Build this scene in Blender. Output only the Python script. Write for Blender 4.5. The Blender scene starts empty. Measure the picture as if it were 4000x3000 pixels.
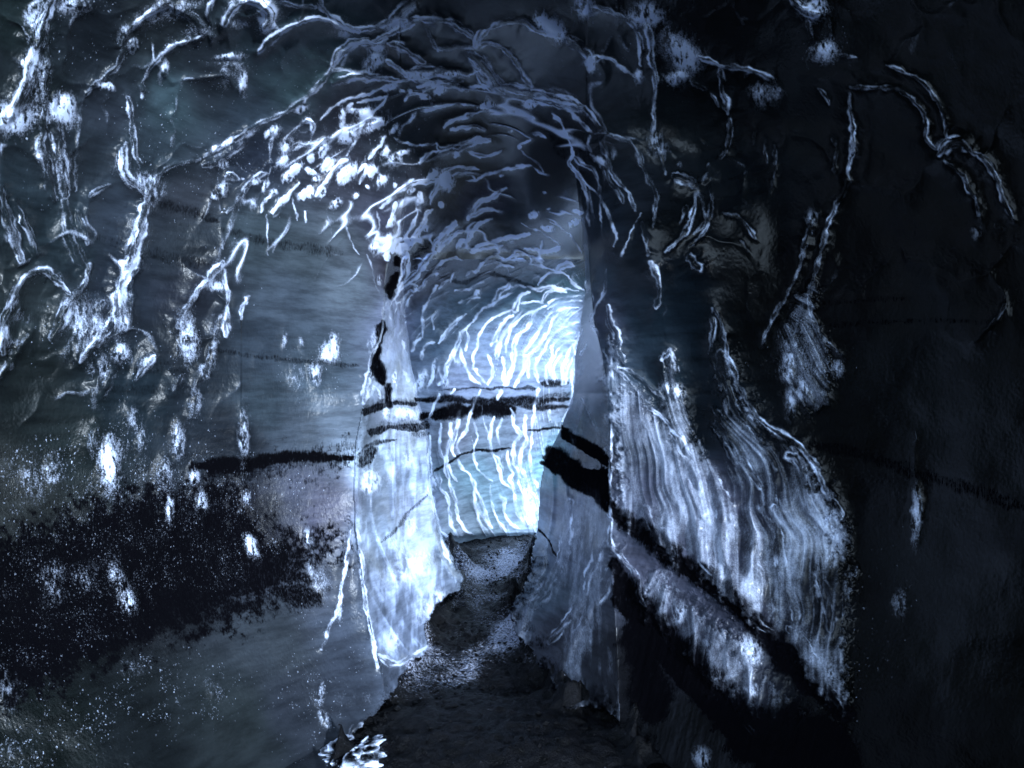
import bpy, math
import numpy as np

# ------------------------------------------------------------------ camera, sky, sun, exposure
S = bpy.context.scene
PXW, PXH = 2212.0, 1659.0
TAN = math.tan(math.radians(33.7))
CZ = 1.5
cam_d = bpy.data.cameras.new("camera")
cam = bpy.data.objects.new("camera", cam_d)
S.collection.objects.link(cam)
cam.location = (0, 0, CZ)
cam.rotation_euler = (math.radians(90), 0, 0)
cam_d.sensor_width = 36
cam_d.lens = 18.0 / TAN
cam_d.clip_start = 0.05
cam_d.clip_end = 500
S.camera = cam

SUN_ELEV = math.radians(10)
SUN_AZ = math.radians(152)          # compass angle from +Y towards +X
world = bpy.data.worlds.new("World")
S.world = world
world.use_nodes = True
wn = world.node_tree
wn.nodes.clear()
sky = wn.nodes.new("ShaderNodeTexSky")
sky.sky_type = 'NISHITA'
sky.sun_disc = False
sky.sun_elevation = SUN_ELEV
sky.sun_rotation = SUN_AZ
sky.dust_density = 0.0
sky.air_density = 1.2
sky.ozone_density = 4.0
bg = wn.nodes.new("ShaderNodeBackground")
bg.inputs["Strength"].default_value = 0.15
wo = wn.nodes.new("ShaderNodeOutputWorld")
tint = wn.nodes.new("ShaderNodeMix")        # cold white balance of the photograph
tint.data_type = 'RGBA'
tint.blend_type = 'MULTIPLY'
tint.inputs[0].default_value = 1.0
tint.inputs[7].default_value = (0.68, 0.90, 1.16, 1)
hs = wn.nodes.new("ShaderNodeHueSaturation")
hs.inputs["Saturation"].default_value = 0.0
wn.links.new(sky.outputs[0], hs.inputs["Color"])
wn.links.new(hs.outputs[0], tint.inputs[6])
wn.links.new(tint.outputs[2], bg.inputs[0])
wn.links.new(bg.outputs[0], wo.inputs[0])

sun_d = bpy.data.lights.new("sun", 'SUN')
sun_d.energy = 1.0
sun_d.angle = math.radians(2.0)
sun_d.color = (0.76, 0.87, 1.0)
sun = bpy.data.objects.new("sun", sun_d)
S.collection.objects.link(sun)
from mathutils import Vector, Matrix
sd = Vector((math.sin(SUN_AZ) * math.cos(SUN_ELEV), math.cos(SUN_AZ) * math.cos(SUN_ELEV), math.sin(SUN_ELEV)))
sun.rotation_euler = sd.to_track_quat('Z', 'Y').to_euler()
sun.location = sd * 20

S.view_settings.view_transform = 'Standard'
S.view_settings.look = 'None'
S.view_settings.exposure = 2.85
S.view_settings.gamma = 1.0
S.cycles.max_bounces = 5
S.cycles.diffuse_bounces = 4
S.cycles.glossy_bounces = 2
S.cycles.caustics_reflective = False

# ------------------------------------------------------------------ traced ice features
# @name : local origin and scale of the tracing;  L w0,w1,strength x y ... : a crest line, raised, with its glint painted pale
# B x y rx ry angle strength : a bright patch, its highlight painted pale
SRC = {"O": (0, 0, 1), "C1": (0, 0, .35), "C2": (719, 0, .35), "C3": (1438, 0, .35), "C4": (0, 539, .35), "C5": (719, 539, .35),
       "C6": (1438, 539, .35), "C7": (0, 1078, .35), "C8": (608, 1078, .35), "C9": (1217, 1078, .35),
       "D1": (774, 470, .25), "D2": (774, 802, .25), "D3": (442, 138, .25), "D4": (885, 138, .25)}
CRESTS = """
@C1
L 45,60,.9 310 0 270 110 230 260 190 400 150 540 100 640 60 720
B 100 720 110 80 0 .9
L 20,20,.5 290 200 300 330 290 430
L 30,45,.5 270 470 280 640 270 760 260 900 290 1050 320 1180 340 1230
L 12,12,.5 510 620 490 760 480 900 470 1050 470 1180
B 400 680 70 90 0 1
B 390 1000 50 100 0 .4
B 460 30 100 50 0 .6
L 25,30,.7 740 290 780 200 850 140 950 60 1050 10
B 810 280 35 45 30 1
B 760 200 30 60 20 .8
B 1040 40 60 40 0 .5
L 30,12,.5 760 270 730 400 640 480 560 540 510 620
B 640 520 40 20 0 1
B 685 545 22 20 0 1
L 20,12,.9 870 600 880 520 930 420 1000 340 1080 280 1180 250 1250 230 1300 150
B 1010 430 25 60 20 .8
L 22,20,.6 790 600 810 700 820 820 840 960 880 1050 940 1110
L 35,35,.9 770 880 765 960 760 1040 800 1110 860 1150 900 1200
L 25,60,.9 940 1110 910 1230 880 1340 840 1480 800 1600 780 1659
L 30,12,.8 560 1210 600 1180 680 1140
L 20,14,.8 940 1140 1000 1060 1100 1010 1240 985
L 25,25,.9 2069 394 2120 320 2212 270
L 40,40,.8 1380 150 1420 70 1480 20 1540 0
L 50,60,1 1540 0 1620 40 1670 90 1640 170
L 25,25,.8 1310 0 1290 80 1310 160 1310 260
L 60,40,.4 1000 20 1100 60 1200 120 1250 200
L 30,14,.9 1600 320 1650 260 1720 210 1820 150 1940 110 2050 140 2130 180 2212 200
L 20,20,.8 1980 0 2000 60 2080 130 2212 190
L 15,15,.6 1670 10 1800 30 1950 50
B 1410 350 80 20 -5 1
B 1400 410 120 40 0 .4
B 1495 520 22 70 0 1
B 1430 480 80 80 0 .3
L 30,60,.5 0 1150 30 1300 80 1450 130 1600
L 50,60,.35 400 1240 420 1400 450 1500 520 1659
L 30,30,.5 480 1300 520 1400 540 1500
@C2
L 25,20,.8 0 100 60 140 130 180 240 170 350 140 450 120
B 390 150 70 40 0 .8
L 30,40,.7 350 140 420 70 500 0
L 30,20,.7 450 130 560 120 680 130 760 160 840 210 880 250 900 280
L 12,12,.6 570 190 620 260 640 320
L 25,12,.7 250 250 340 210 420 180 500 150
L 25,20,.8 0 400 30 330 80 280 180 260 280 270 340 240
L 12,12,.6 60 400 100 330 150 290
L 20,30,.7 340 270 420 290 500 350 560 390
B 280 300 40 25 0 1
B 250 380 60 40 -30 1
L 12,12,.7 0 430 70 425 180 445
B 230 430 40 20 -30 .9
L 20,20,.8 330 380 390 410 460 470
B 530 460 70 20 0 1
B 740 460 50 18 0 .9
L 30,30,.5 460 440 600 430 720 440 800 450 900 430
L 20,20,.7 640 310 760 290 880 290 960 270 1020 280
L 40,20,.8 880 280 900 230 940 190
L 20,20,.8 915 250 960 190 1020 150 1100 130 1180 140 1250 190 1330 210 1400 220
B 1340 170 90 45 40 .9
L 30,30,.6 1430 220 1500 270 1560 330 1600 370 1660 350
B 1590 390 30 50 0 .8
L 10,10,.7 1640 340 1750 390 1830 450 1880 480
B 1890 470 25 40 0 .8
L 20,20,.7 960 270 1030 290 1100 350 1140 400 1180 470 1230 540
L 60,50,.5 840 330 900 380 950 440 1000 510 1050 560
L 10,10,.8 930 340 980 440 1040 530
L 20,20,.5 1500 0 1540 50 1640 40 1740 90 1820 130 1880 200 1900 300 1900 400
B 1550 30 50 60 0 .8
B 1930 90 100 70 0 .7
L 30,20,.6 1940 170 1960 260 1970 380 1990 470 1980 600
L 14,12,.6 1980 600 1985 700 1975 830
B 2110 300 60 110 -40 .8
B 2130 480 60 40 0 .7
B 1980 880 60 70 0 .5
@D4
L 80,60,.5 620 0 680 100 760 200 800 260
L 70,70,.5 800 200 950 230 1050 260 1200 290 1350 330 1480 380
L 12,12,.9 940 0 990 90 1040 160 1070 220
L 12,12,.8 1050 230 1200 250 1350 280 1450 320 1530 380 1600 470 1680 560 1740 610
L 15,15,.7 1400 420 1460 500 1530 560 1620 600 1700 610
L 25,25,.6 1490 370 1560 450 1620 540 1680 600
B 670 360 60 35 -20 .9
B 1040 350 40 25 0 .9
L 80,50,.4 1100 290 1250 330 1400 370 1480 400
L 10,10,.9 1240 430 1290 500 1340 580 1370 660 1390 740 1410 790
L 30,15,.7 1400 800 1370 850 1410 920 1460 980 1500 1050 1530 1150 1540 1300 1550 1400
L 40,20,.6 1410 800 1480 860 1560 900 1610 960 1640 1050 1630 1120
L 15,15,.8 1380 860 1450 950 1530 1040 1620 1120 1680 1200 1720 1300 1760 1400 1780 1500 1760 1580
L 10,10,.6 1640 1130 1650 1250 1650 1380 1670 1500
L 25,30,.4 1560 1060 1560 1200 1590 1320 1600 1400
L 35,25,.7 1730 620 1830 640 1920 690 1980 780 2020 900 2060 1000 2100 1060 2130 1150 2120 1280 2100 1400
L 25,25,.6 1650 690 1700 800 1750 930 1800 1010 1870 1090 1920 1180 1940 1270
B 1760 760 30 60 0 .6
B 1640 840 35 60 -40 .7
L 30,30,.4 1570 780 1680 880 1730 1010 1800 1100 1850 1190
L 15,15,.7 1740 610 1900 640 2050 690
B 2130 720 80 80 0 .5
L 30,30,.6 2100 640 2160 720 2200 850 2200 960
L 12,12,.7 2090 0 2120 80 2130 200 2110 350 2105 500 2105 610
L 15,15,.6 2170 1100 2130 1200 2110 1350 2090 1450
L 12,12,.8 2000 1300 1930 1420 1870 1560 1830 1659
L 25,25,.5 2010 1380 2030 1500 2060 1659
L 20,10,.9 110 410 180 390 280 360 400 345 560 360
L 25,12,.9 290 550 340 500 420 470 520 450 620 420 720 410
L 20,20,.8 360 570 440 550 560 540 640 570
L 30,12,1 240 690 260 740 350 720 450 680 560 650 700 640
L 45,20,1 280 770 350 750 420 750 480 710 580 680 700 660
B 400 780 30 30 0 1
L 12,12,.8 0 700 120 695 230 690
L 15,15,.7 480 760 600 790 700 780 800 750
L 20,12,.9 80 860 130 810 190 770 260 750
L 15,15,.8 280 920 380 900 480 890 600 910
B 190 960 28 55 40 1
B 310 1000 55 70 0 1
L 25,25,1 0 1050 80 1030 200 1010 300 980
L 12,12,.6 380 970 440 940 540 960 560 1000 480 1010
L 12,12,.8 580 1000 640 970 720 950
L 15,15,.9 730 945 800 910 900 900 1000 885 1060 890
L 10,10,.5 1060 890 1120 930 1200 960
B 790 965 20 10 0 .9
L 20,20,.6 230 1100 290 1060 350 1050 330 1100
L 25,25,.9 250 1000 230 1080 190 1150 180 1200
L 25,25,.9 90 1110 100 1180 80 1220
B 270 1220 25 25 0 1
L 30,20,.9 10 1560 60 1460 110 1380 150 1310 190 1260
L 34,20,1 210 1580 250 1500 330 1420 400 1360
L 20,20,.8 230 1620 300 1560 380 1490 440 1440
L 35,20,.95 500 1330 560 1240 620 1180 700 1160 770 1110 830 1070
L 20,20,.7 500 1330 600 1280 700 1260 800 1280
L 25,15,.9 520 1500 570 1430 640 1370 720 1340
L 20,20,.8 410 1590 460 1530 540 1500
L 25,8,.8 540 1600 650 1550 800 1510 920 1490 1040 1450
L 12,12,.8 520 1620 650 1600 800 1570
L 16,16,.9 1000 1600 1100 1600 1200 1620 1300 1590
B 1070 1310 35 25 0 .9
B 1460 1280 50 20 25 .9
B 1430 1370 50 20 -20 .8
B 1190 1420 40 20 0 .9
B 1160 1105 20 12 0 .7
B 1200 1250 15 8 0 .7
L 20,20,.4 1050 600 1130 620 1170 640
B 950 715 18 20 0 .9
L 12,12,.8 960 690 1040 660
B 870 580 25 15 0 .5
L 15,12,.9 930 430 1000 440 1070 460
L 10,10,.35 960 740 1020 800 1100 860 1150 930
L 8,8,.4 1210 1370 1300 1420 1380 1470 1440 1550 1490 1640
L 8,8,.4 960 1380 1100 1440 1250 1530 1320 1590
@D3
L 35,25,.9 1130 0 1060 100 980 190 880 280 780 360 700 420 580 470 450 520 350 600 220 680 100 730 0 800
B 400 600 60 28 -35 1
B 200 680 60 24 -35 1
B 165 860 40 38 0 1
B 610 580 42 48 0 1
B 545 600 22 45 20 .9
B 820 390 50 28 -20 1
B 80 730 30 20 -35 .9
L 90,50,.35 0 880 150 810 350 680
L 18,15,.8 600 620 570 700 560 800 580 890 560 960 540 1060
B 520 1050 18 50 0 1
L 36,36,.9 200 980 240 960 290 990
B 155 1090 45 50 0 1
B 90 1130 28 40 0 .9
L 15,15,.7 150 1050 200 1000 330 990
L 30,25,.95 190 1290 260 1210 310 1140 350 1060 420 1000 480 960 550 940
B 450 1010 40 20 -20 1
L 10,10,.5 120 1150 140 1300 155 1450 160 1600
L 35,30,1 850 500 900 495 930 540 940 590
L 15,15,.7 940 590 900 680 830 720 760 750
L 20,20,.5 850 500 780 570 700 660 640 740
B 700 710 70 42 -50 1
B 1240 620 80 55 -35 1
B 1390 440 60 55 0 .7
B 1280 400 30 25 0 .8
B 1190 430 20 50 0 .8
B 1500 520 90 32 -25 1
B 1640 560 45 25 -45 1
L 15,12,.9 1000 480 1090 390 1180 330 1320 280 1440 250 1560 200 1700 150 1850 120
L 12,12,.8 1330 330 1450 310 1580 285
L 15,15,.8 1600 270 1540 350 1460 430 1380 500 1330 600 1280 700 1230 790
L 30,15,.9 900 780 960 720 1040 660 1120 620 1180 580
L 15,15,.6 1180 550 1200 470 1240 380 1290 340
B 1030 740 32 60 25 1
B 1060 870 36 60 25 1
B 920 810 30 30 0 1
B 660 850 72 32 -45 1
B 750 930 90 32 -40 1
B 910 930 40 18 25 1
L 30,25,1 960 1130 1040 1030 1100 940 1170 870 1230 830
B 1230 950 80 48 -40 1
B 1440 930 33 50 25 .9
B 1530 1010 55 33 -45 1
B 1660 830 45 52 20 1
B 1580 760 28 40 0 1
B 1700 770 60 22 -20 1
L 18,18,.9 1420 830 1480 750 1530 690 1560 620
L 15,15,.8 1320 950 1360 890 1390 900 1370 980 1350 1030
L 28,20,1 580 1270 640 1200 700 1150 760 1080 810 1020
B 690 1160 50 25 -40 1
L 30,20,1 490 1280 510 1210 560 1150 620 1100
B 600 1110 30 28 0 1
B 850 1130 42 28 -50 1
B 1020 1100 25 45 15 1
B 900 1100 26 42 15 1
B 960 1000 25 20 0 .9
B 1300 1140 20 20 0 1
B 1130 1220 50 28 -40 1
B 1410 1060 14 18 0 1
B 1650 1040 14 25 0 .9
L 15,15,.9 1650 650 1700 680 1780 690
L 20,20,.8 1680 640 1700 560 1760 500 1830 430
L 15,15,.9 1720 310 1770 270 1850 260 1910 270
B 1900 290 35 20 0 1
B 1770 240 18 25 0 1
B 2040 220 50 32 -20 1
B 1710 235 20 15 0 1
B 1975 180 12 25 0 1
B 1600 210 60 28 -15 .8
L 30,20,1 1520 1250 1600 1170 1700 1090 1800 1000
B 1780 1090 40 20 -20 1
L 22,20,1 1600 1370 1630 1270 1650 1200
L 10,10,.7 1840 1180 1830 1280 1790 1390 1740 1480
L 8,8,.4 760 1150 770 1250 800 1350
L 8,8,.5 860 1280 870 1380
L 8,8,.4 1230 1400 1270 1550 1330 1640
L 8,8,.3 1080 1200 1060 1300 1100 1480
L 10,10,.4 540 1300 540 1500 550 1650
L 8,8,.35 1500 1280 1510 1500
B 1590 1540 22 60 10 .9
B 1480 1590 45 45 0 1
B 1750 1530 22 45 -15 1
@D1
L 30,20,.95 240 350 260 280 280 210
B 265 230 26 50 0 .9
B 150 270 40 36 -30 .9
B 280 40 22 50 35 .9
L 20,20,.9 300 300 330 200 380 170
B 390 260 45 60 30 .7
L 25,15,1 410 160 450 90 490 0
L 30,25,1 470 220 520 150 560 60 590 0
B 590 90 25 25 0 1
B 510 200 35 25 0 1
L 30,45,1 220 780 300 700 340 640 380 540 400 440 420 320
L 45,30,1 340 640 430 560 500 500 560 420 600 360 660 300
L 60,50,.9 290 760 360 690 440 610 480 640
L 50,40,.95 300 900 290 800 320 700
L 36,40,.9 400 860 380 780 420 680 480 650
L 30,20,1 500 640 560 600 600 540 680 470
L 50,30,1 660 280 690 220 760 140 850 60
L 32,20,1 690 290 760 210 850 150 900 110
L 12,12,.8 640 470 700 400 760 360 840 345 900 370
L 20,20,.8 870 260 900 210 960 190
L 25,12,.9 970 150 1010 90 1080 40
L 12,12,.9 1030 240 1150 210 1300 190 1440 150 1480 130
L 15,15,.9 980 295 1080 270 1200 250
L 15,15,1 1460 270 1560 280 1650 300 1740 270
B 1640 100 40 20 0 .9
B 1870 50 50 20 -30 .9
L 12,12,.8 1080 390 1130 350 1200 340 1260 370 1320 330 1400 320 1500 330 1600 370
L 12,12,.8 1460 410 1560 420 1640 440 1700 470
L 15,15,.8 930 510 970 470 1020 470 1050 420 1090 380
L 22,36,1 1700 470 1760 420 1800 400 1860 420
L 12,12,.9 1560 580 1600 520 1690 480 1760 480 1830 530 1880 590 1940 630
L 12,12,.8 800 560 810 510 850 470
L 15,15,.9 840 630 930 620 1010 580 1080 560
B 1030 650 30 28 -45 .9
L 25,25,.9 1300 550 1290 600 1220 640 1200 700 1160 760
L 12,12,.8 1220 620 1300 600 1400 590 1450 610
L 18,14,.9 1460 600 1540 620 1640 600 1740 610 1900 630
L 25,10,1 1590 720 1630 660 1700 630 1800 640
L 30,10,1 1340 810 1370 740 1410 670 1480 640
L 12,12,.9 1400 740 1500 720 1600 740
L 14,12,.9 940 950 1000 890 1060 800 1160 750 1240 690 1340 650
L 35,8,1 700 1080 760 1010 820 920 880 870 930 830
L 12,12,.8 650 960 640 880 670 810
L 20,14,.9 550 1040 550 960 560 860 580 760 620 680 680 590
L 15,15,1 470 1160 490 1090 540 1040
L 20,14,.8 540 1220 550 1160 600 1100 660 1070
L 24,20,1 700 1450 760 1370 750 1310 800 1240 820 1180 860 1080 890 1000 940 960
B 750 1420 30 50 0 1
L 20,24,.9 870 1150 920 1260 960 1350 1010 1420 1060 1440
L 12,12,.8 870 1000 870 1100 900 1180
L 12,12,.8 940 980 940 1080 930 1150
L 18,10,1 985 1310 1000 1190 1020 1120 1040 1010 1090 950 1150 890 1250 830 1340 800
L 15,15,.9 1120 1180 1150 1270 1160 1350 1120 1440
L 12,12,.8 1000 1300 1050 1370 1100 1430
L 30,10,1 1160 1100 1190 1020 1230 950 1290 880 1340 840
L 20,10,1 1270 1160 1280 1060 1310 980 1360 900 1420 840 1520 800 1620 770
L 25,12,.9 1190 1210 1210 1130 1230 1070
L 18,18,.9 1240 1210 1260 1300 1260 1400 1280 1450
L 34,16,1 1270 1450 1310 1360 1340 1270 1340 1160 1340 1090 1380 1020 1450 970 1500 880 1530 810 1620 770
L 20,10,1 1350 1460 1400 1370 1440 1300 1430 1200 1470 1120 1530 1040 1570 960 1620 880 1680 820 1760 790 1900 770
L 20,15,.9 1480 1380 1470 1250 1510 1180
L 18,10,1 1430 1200 1500 1180 1540 1130 1600 1040 1650 960 1680 880 1750 820 1850 780
L 18,10,1 1550 1420 1530 1300 1560 1220 1620 1130 1660 1030 1740 970 1820 930 1900 900
L 16,10,1 1630 1430 1620 1330 1660 1220 1680 1120 1740 1040 1850 990
L 16,10,1 1680 1400 1660 1300 1700 1180 1740 1130 1800 1080 1870 1060
L 14,12,.9 1700 1420 1690 1330 1720 1230 1760 1160
L 55,30,1 1780 1430 1790 1320 1830 1200 1860 1100
L 12,12,.9 1850 1450 1850 1300 1870 1150
L 12,12,.9 1640 740 1750 690 1920 680
L 12,12,.9 1640 790 1740 740 1850 720 1930 720
L 12,12,.8 1720 900 1790 840 1930 830
B 540 1410 40 80 15 1
B 640 1350 20 110 12 1
L 25,20,.9 340 1100 350 1020 380 960 410 900
L 20,20,.7 250 1200 280 1080 320 960
L 20,20,.6 340 1150 380 1290 440 1420
L 25,25,.8 400 1180 380 1060
B 320 1400 20 60 0 1
L 60,60,.9 100 1350 80 1450 50 1600
L 16,20,.8 220 860 200 1000 160 1100 120 1200 90 1330
L 30,30,.8 130 1450 180 1560
L 20,20,.5 200 830 210 700
L 10,10,.5 80 320 140 500 190 700
B 190 540 20 40 0 .8
B 130 1060 40 110 10 .5
@D2
L 26,16,1 620 400 660 280 700 200
L 18,24,1 610 560 610 800 610 950 650 1150 690 1300 720 1450 750 1550 800 1659
L 18,20,1 720 450 700 600 700 700 750 760
L 18,26,1 800 450 790 600 770 700 760 850 770 930 820 1050 850 1150 870 1280 930 1370 990 1410
L 18,18,.9 870 420 830 560 820 700 840 740
L 14,12,.9 1060 170 1000 270 960 380 930 500 870 590 860 680 880 720
L 14,10,.9 1000 430 1020 560 1000 700 1020 810 1060 870 1110 920 1160 950
L 16,18,1 860 760 900 840 960 900 1000 980 1050 1080 1090 1200 1120 1300 1160 1350
L 15,15,.9 1010 1000 1010 1130 1040 1260 1080 1350 1140 1410
L 15,15,.9 790 800 800 870 850 940
L 24,20,1 1180 400 1150 500 1130 600 1150 690 1200 770 1230 870 1250 950 1320 1020
L 14,14,.8 1250 410 1210 500 1200 580 1220 640
L 18,18,1 1240 170 1200 250
L 18,18,.9 840 150 800 200
L 12,15,.9 1140 980 1150 1080 1170 1200 1220 1300 1300 1410
L 18,18,1 1220 1070 1260 1120 1270 1230 1320 1320 1390 1370
L 20,20,.8 690 880 700 980 770 1100 800 1250 810 1340 860 1420
L 25,25,1 1330 320 1340 460 1400 560 1340 640 1340 760 1380 850 1410 950 1450 1100 1500 1200 1540 1300
L 20,20,1 1440 380 1430 520 1460 600 1410 690 1400 780 1440 900 1480 1000 1540 1100
L 15,15,1 1530 300 1500 450 1500 600 1480 700 1490 830 1510 900 1550 1000
L 22,22,1 1280 690 1290 780 1340 880 1320 930 1340 1030 1370 1180 1420 1300
L 15,15,.9 1550 150 1530 300
L 20,20,.8 1650 330 1660 420
L 15,15,.35 1640 520 1600 700
B 1480 1150 50 190 -8 .8
B 1480 1290 70 40 0 1
B 650 960 36 60 0 1
L 20,20,1 720 1390 780 1440
L 12,12,1 1850 0 1850 150 1820 300 1760 430
B 240 360 30 60 0 .9
B 400 370 90 50 0 .8
B 280 800 60 160 0 .7
B 420 760 60 120 0 .7
B 100 950 80 100 0 .8
B 560 900 40 120 0 .2
@C5
L 10,10,.9 1590 430 1640 540 1680 640 1710 720 1720 900 1720 1200 1710 1659
L 20,16,.7 1600 440 1590 300 1560 200
L 12,12,.8 1690 130 1680 250 1620 360 1600 430
L 12,12,.7 1570 400 1540 480 1510 560 1495 650
L 20,20,.5 1590 520 1570 600 1540 650
L 20,20,.5 1650 560 1640 630
L 30,30,.7 1700 350 1710 450 1750 520 1760 620 1800 700
L 15,15,.8 1720 730 1830 820 1900 910 2000 1010 2100 1110 2200 1230
L 12,12,.7 1730 720 1850 760 1940 830 2040 920
L 25,25,.7 1960 80 2000 160 2020 240 1990 350
L 25,20,.7 2030 680 2080 630 2110 680 2120 780
B 2090 870 80 50 20 .7
L 25,25,.6 2020 660 2040 800 2060 880
L 14,14,.4 1540 900 1580 1000 1620 1100
B 1490 1150 30 100 0 .3
@C6
L 20,20,.7 290 360 290 500 270 640
L 16,25,.8 300 350 360 500 380 640 430 780 480 900 560 1020 650 1110 760 1160 850 1240 930 1350 990 1480 1060 1560 1100 1640
L 70,60,0.39 350 650 370 800 420 950 480 1050
L 40,40,0.47 300 980 350 1080 380 1180 430 1310
L 40,40,0.47 500 1100 560 1200 620 1300 650 1400
L 40,40,0.39 760 1270 830 1330 870 1450 880 1600
L 30,30,0.47 480 1300 540 1400 600 1490
L 60,50,0.35 0 950 50 1100 100 1200 150 1280
L 40,40,0.39 50 1250 150 1330 200 1450
L 40,30,0.39 20 620 40 800
L 40,40,0.39 130 1430 180 1550 230 1659
L 40,40,0.39 300 1400 360 1500 400 1659
L 90,90,0.27 600 1450 650 1650
L 15,15,.6 960 0 930 130 890 280 900 400 960 540 1060 620
L 12,12,.6 850 0 810 150 730 300 660 430 600 580
L 36,40,0.35 870 300 860 420 800 520 740 620
B 760 700 50 120 0 .5
B 860 850 60 90 0 .55
B 770 950 40 100 0 .45
B 980 910 50 50 0 .5
B 1060 730 40 60 0 .35
L 12,12,.4 930 500 1000 570 1090 650
B 1550 1560 30 110 0 .7
L 8,8,.3 1540 1130 1540 1400
L 15,20,.25 1900 560 2050 420 2100 340
@C3
B 930 50 60 60 0 .6
L 36,36,.6 770 0 850 60 940 90
B 980 320 80 60 0 .6
L 20,20,.3 880 130 900 250
L 20,20,.3 1010 120 1020 220
L 10,10,.4 1080 340 1180 355
L 12,22,.5 1360 400 1460 440 1550 480 1620 550 1680 630 1720 730 1730 840
L 16,22,.5 1140 540 1260 540 1400 545 1460 570 1520 610 1580 680 1610 760 1610 850 1660 920
L 40,40,.6 1680 960 1740 890 1820 880 1880 930
L 22,24,.5 1880 930 1960 980 2030 1070 2070 1180 2110 1290 2140 1350
L 22,20,.5 1720 990 1830 1080 1870 1160 1920 1250 1930 1330
L 20,20,.6 1130 570 1140 700 1155 850 1140 1000 1110 1130 1050 1280 1000 1380 970 1500 920 1659
L 12,12,.35 940 540 1010 640
L 12,12,.4 1020 830 1050 920 1030 1080
L 30,20,.5 900 1360 870 1480 830 1640
B 900 1350 40 50 0 .4
B 2060 1400 60 40 0 .2
B 1910 1430 40 60 0 .25
B 80 330 90 120 -40 .65
B 60 480 50 30 0 .6
L 20,20,.55 200 350 320 400 450 420 560 450 640 480 700 550
B 620 590 70 70 -45 .55
L 22,22,.45 330 400 350 560 380 620 380 700
L 12,12,.5 280 570 330 660
L 20,16,.35 400 740 380 900 330 980
L 15,15,.4 150 500 250 550
L 12,12,.3 560 780 540 900
L 12,12,.35 670 900 670 1050 640 1190
L 15,15,.3 600 850 620 1000
B 90 1020 20 20 0 .7
L 30,30,.6 50 1080 130 1110 190 1150
L 22,22,.6 260 1010 260 1090 200 1150
L 16,16,.6 190 1170 180 1250 130 1420 60 1500 0 1560
L 14,14,.6 200 1180 240 1280 240 1370 170 1440
L 14,14,.6 280 1100 280 1250 270 1370 200 1470 130 1530
L 12,12,.4 130 1270 90 1380
L 12,20,.4 360 1310 450 1340 500 1400 550 1470
L 10,10,.3 460 1490 510 1560
L 36,36,.7 150 1580 200 1659
@C4
L 30,30,.9 20 640 20 480 60 350 110 230 180 160 290 140 340 180 420 260
L 24,50,.8 550 100 530 200 480 260 420 330 380 430 330 550
L 45,45,.95 840 0 800 100 760 200 740 300 750 400 770 480
L 30,24,.8 700 420 620 540 560 610 500 690
L 50,60,.55 460 270 520 350 540 450 520 600
B 740 640 50 50 0 1
B 640 720 40 80 0 .6
L 50,50,.5 640 330 600 440 560 540
L 25,20,.5 0 790 120 620 200 500
B 80 600 60 50 0 .4
B 140 430 80 60 0 .25
L 20,30,.9 830 800 880 740 940 670 930 700
L 24,40,1 1380 80 1300 170 1220 270 1150 380 1110 470
L 15,24,1 1370 80 1390 200 1410 280 1390 420 1390 530
B 1160 520 55 140 -8 1
B 1330 220 50 40 0 .7
B 1310 640 28 85 12 1
B 1270 750 35 50 0 .9
B 1310 480 50 90 0 .35
L 12,10,.8 1540 290 1500 340 1490 430
B 1520 320 15 25 0 .9
B 2060 590 28 50 0 .9
B 2030 640 50 60 0 .7
B 1950 760 38 60 0 .8
B 1830 780 60 80 0 .3
B 1755 560 15 50 0 .45
B 1860 580 15 40 0 .35
B 1500 1170 32 150 0 1
B 1200 960 45 110 0 .6
B 680 1320 58 150 -6 1
B 700 1250 90 90 0 .4
B 830 1050 50 100 -20 .5
B 880 1180 36 90 0 .5
B 1100 1190 38 100 0 .75
B 1020 1390 42 90 0 .9
B 1200 1400 28 60 0 .8
B 1240 1570 42 90 0 .65
B 1050 1600 28 100 0 .8
B 320 1360 60 100 0 .5
B 200 1400 90 150 0 .3
B 60 1350 60 60 0 .2
B 570 1200 30 90 0 .4
B 1520 1520 25 40 0 .6
L 30,30,.35 600 1080 560 1250
L 40,40,.3 700 750 620 900
L 30,30,.25 1120 780 1060 900
L 40,40,.3 1250 750 1190 870
@C7
B 750 530 55 170 -25 .9
B 560 480 130 100 0 .42
B 330 520 80 130 0 .48
B 0 1130 60 140 -10 1
B 80 1180 60 60 0 .7
B 1550 290 36 80 -25 .85
B 1900 230 25 60 0 .8
B 1920 400 30 80 0 .5
B 1990 520 60 80 0 .45
L 10,12,.9 2160 190 2140 380 2110 540 2080 680 2020 830 1980 930
B 1330 1180 90 50 45 .33
B 2000 1350 28 60 -30 .5
B 1970 1200 40 80 0 .33
B 2090 700 25 60 0 .4
B 830 1040 100 60 0 .2
B 100 1550 140 60 0 .2
@C8
L 16,16,1 460 170 490 350 500 500 530 680 560 850 590 1040
L 26,30,.9 600 960 680 1010 760 1010 850 960 900 920
B 800 170 40 60 0 .8
B 800 420 150 110 -30 .6
B 930 650 110 90 -30 .7
B 680 880 50 70 0 .6
B 720 330 60 120 -15 .5
L 25,20,.9 500 1380 440 1430 420 1500 430 1560 480 1600
L 24,30,.8 500 1400 530 1440 490 1490 530 1560 600 1590 650 1610
L 70,60,.6 380 1640 500 1659 650 1650
B 1280 290 60 40 0 .6
B 1350 370 70 50 20 .6
B 1200 460 80 40 0 .5
B 1130 640 120 40 -10 .3
B 1400 960 120 120 0 .2
L 60,50,.45 1780 30 1740 300 1680 480 1600 600 1460 680
L 40,40,.5 1960 300 1900 480 1840 640 1740 780 1650 880
L 50,40,.45 2040 400 1960 600 1860 760 1800 900 1740 1000 1700 1150
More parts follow.
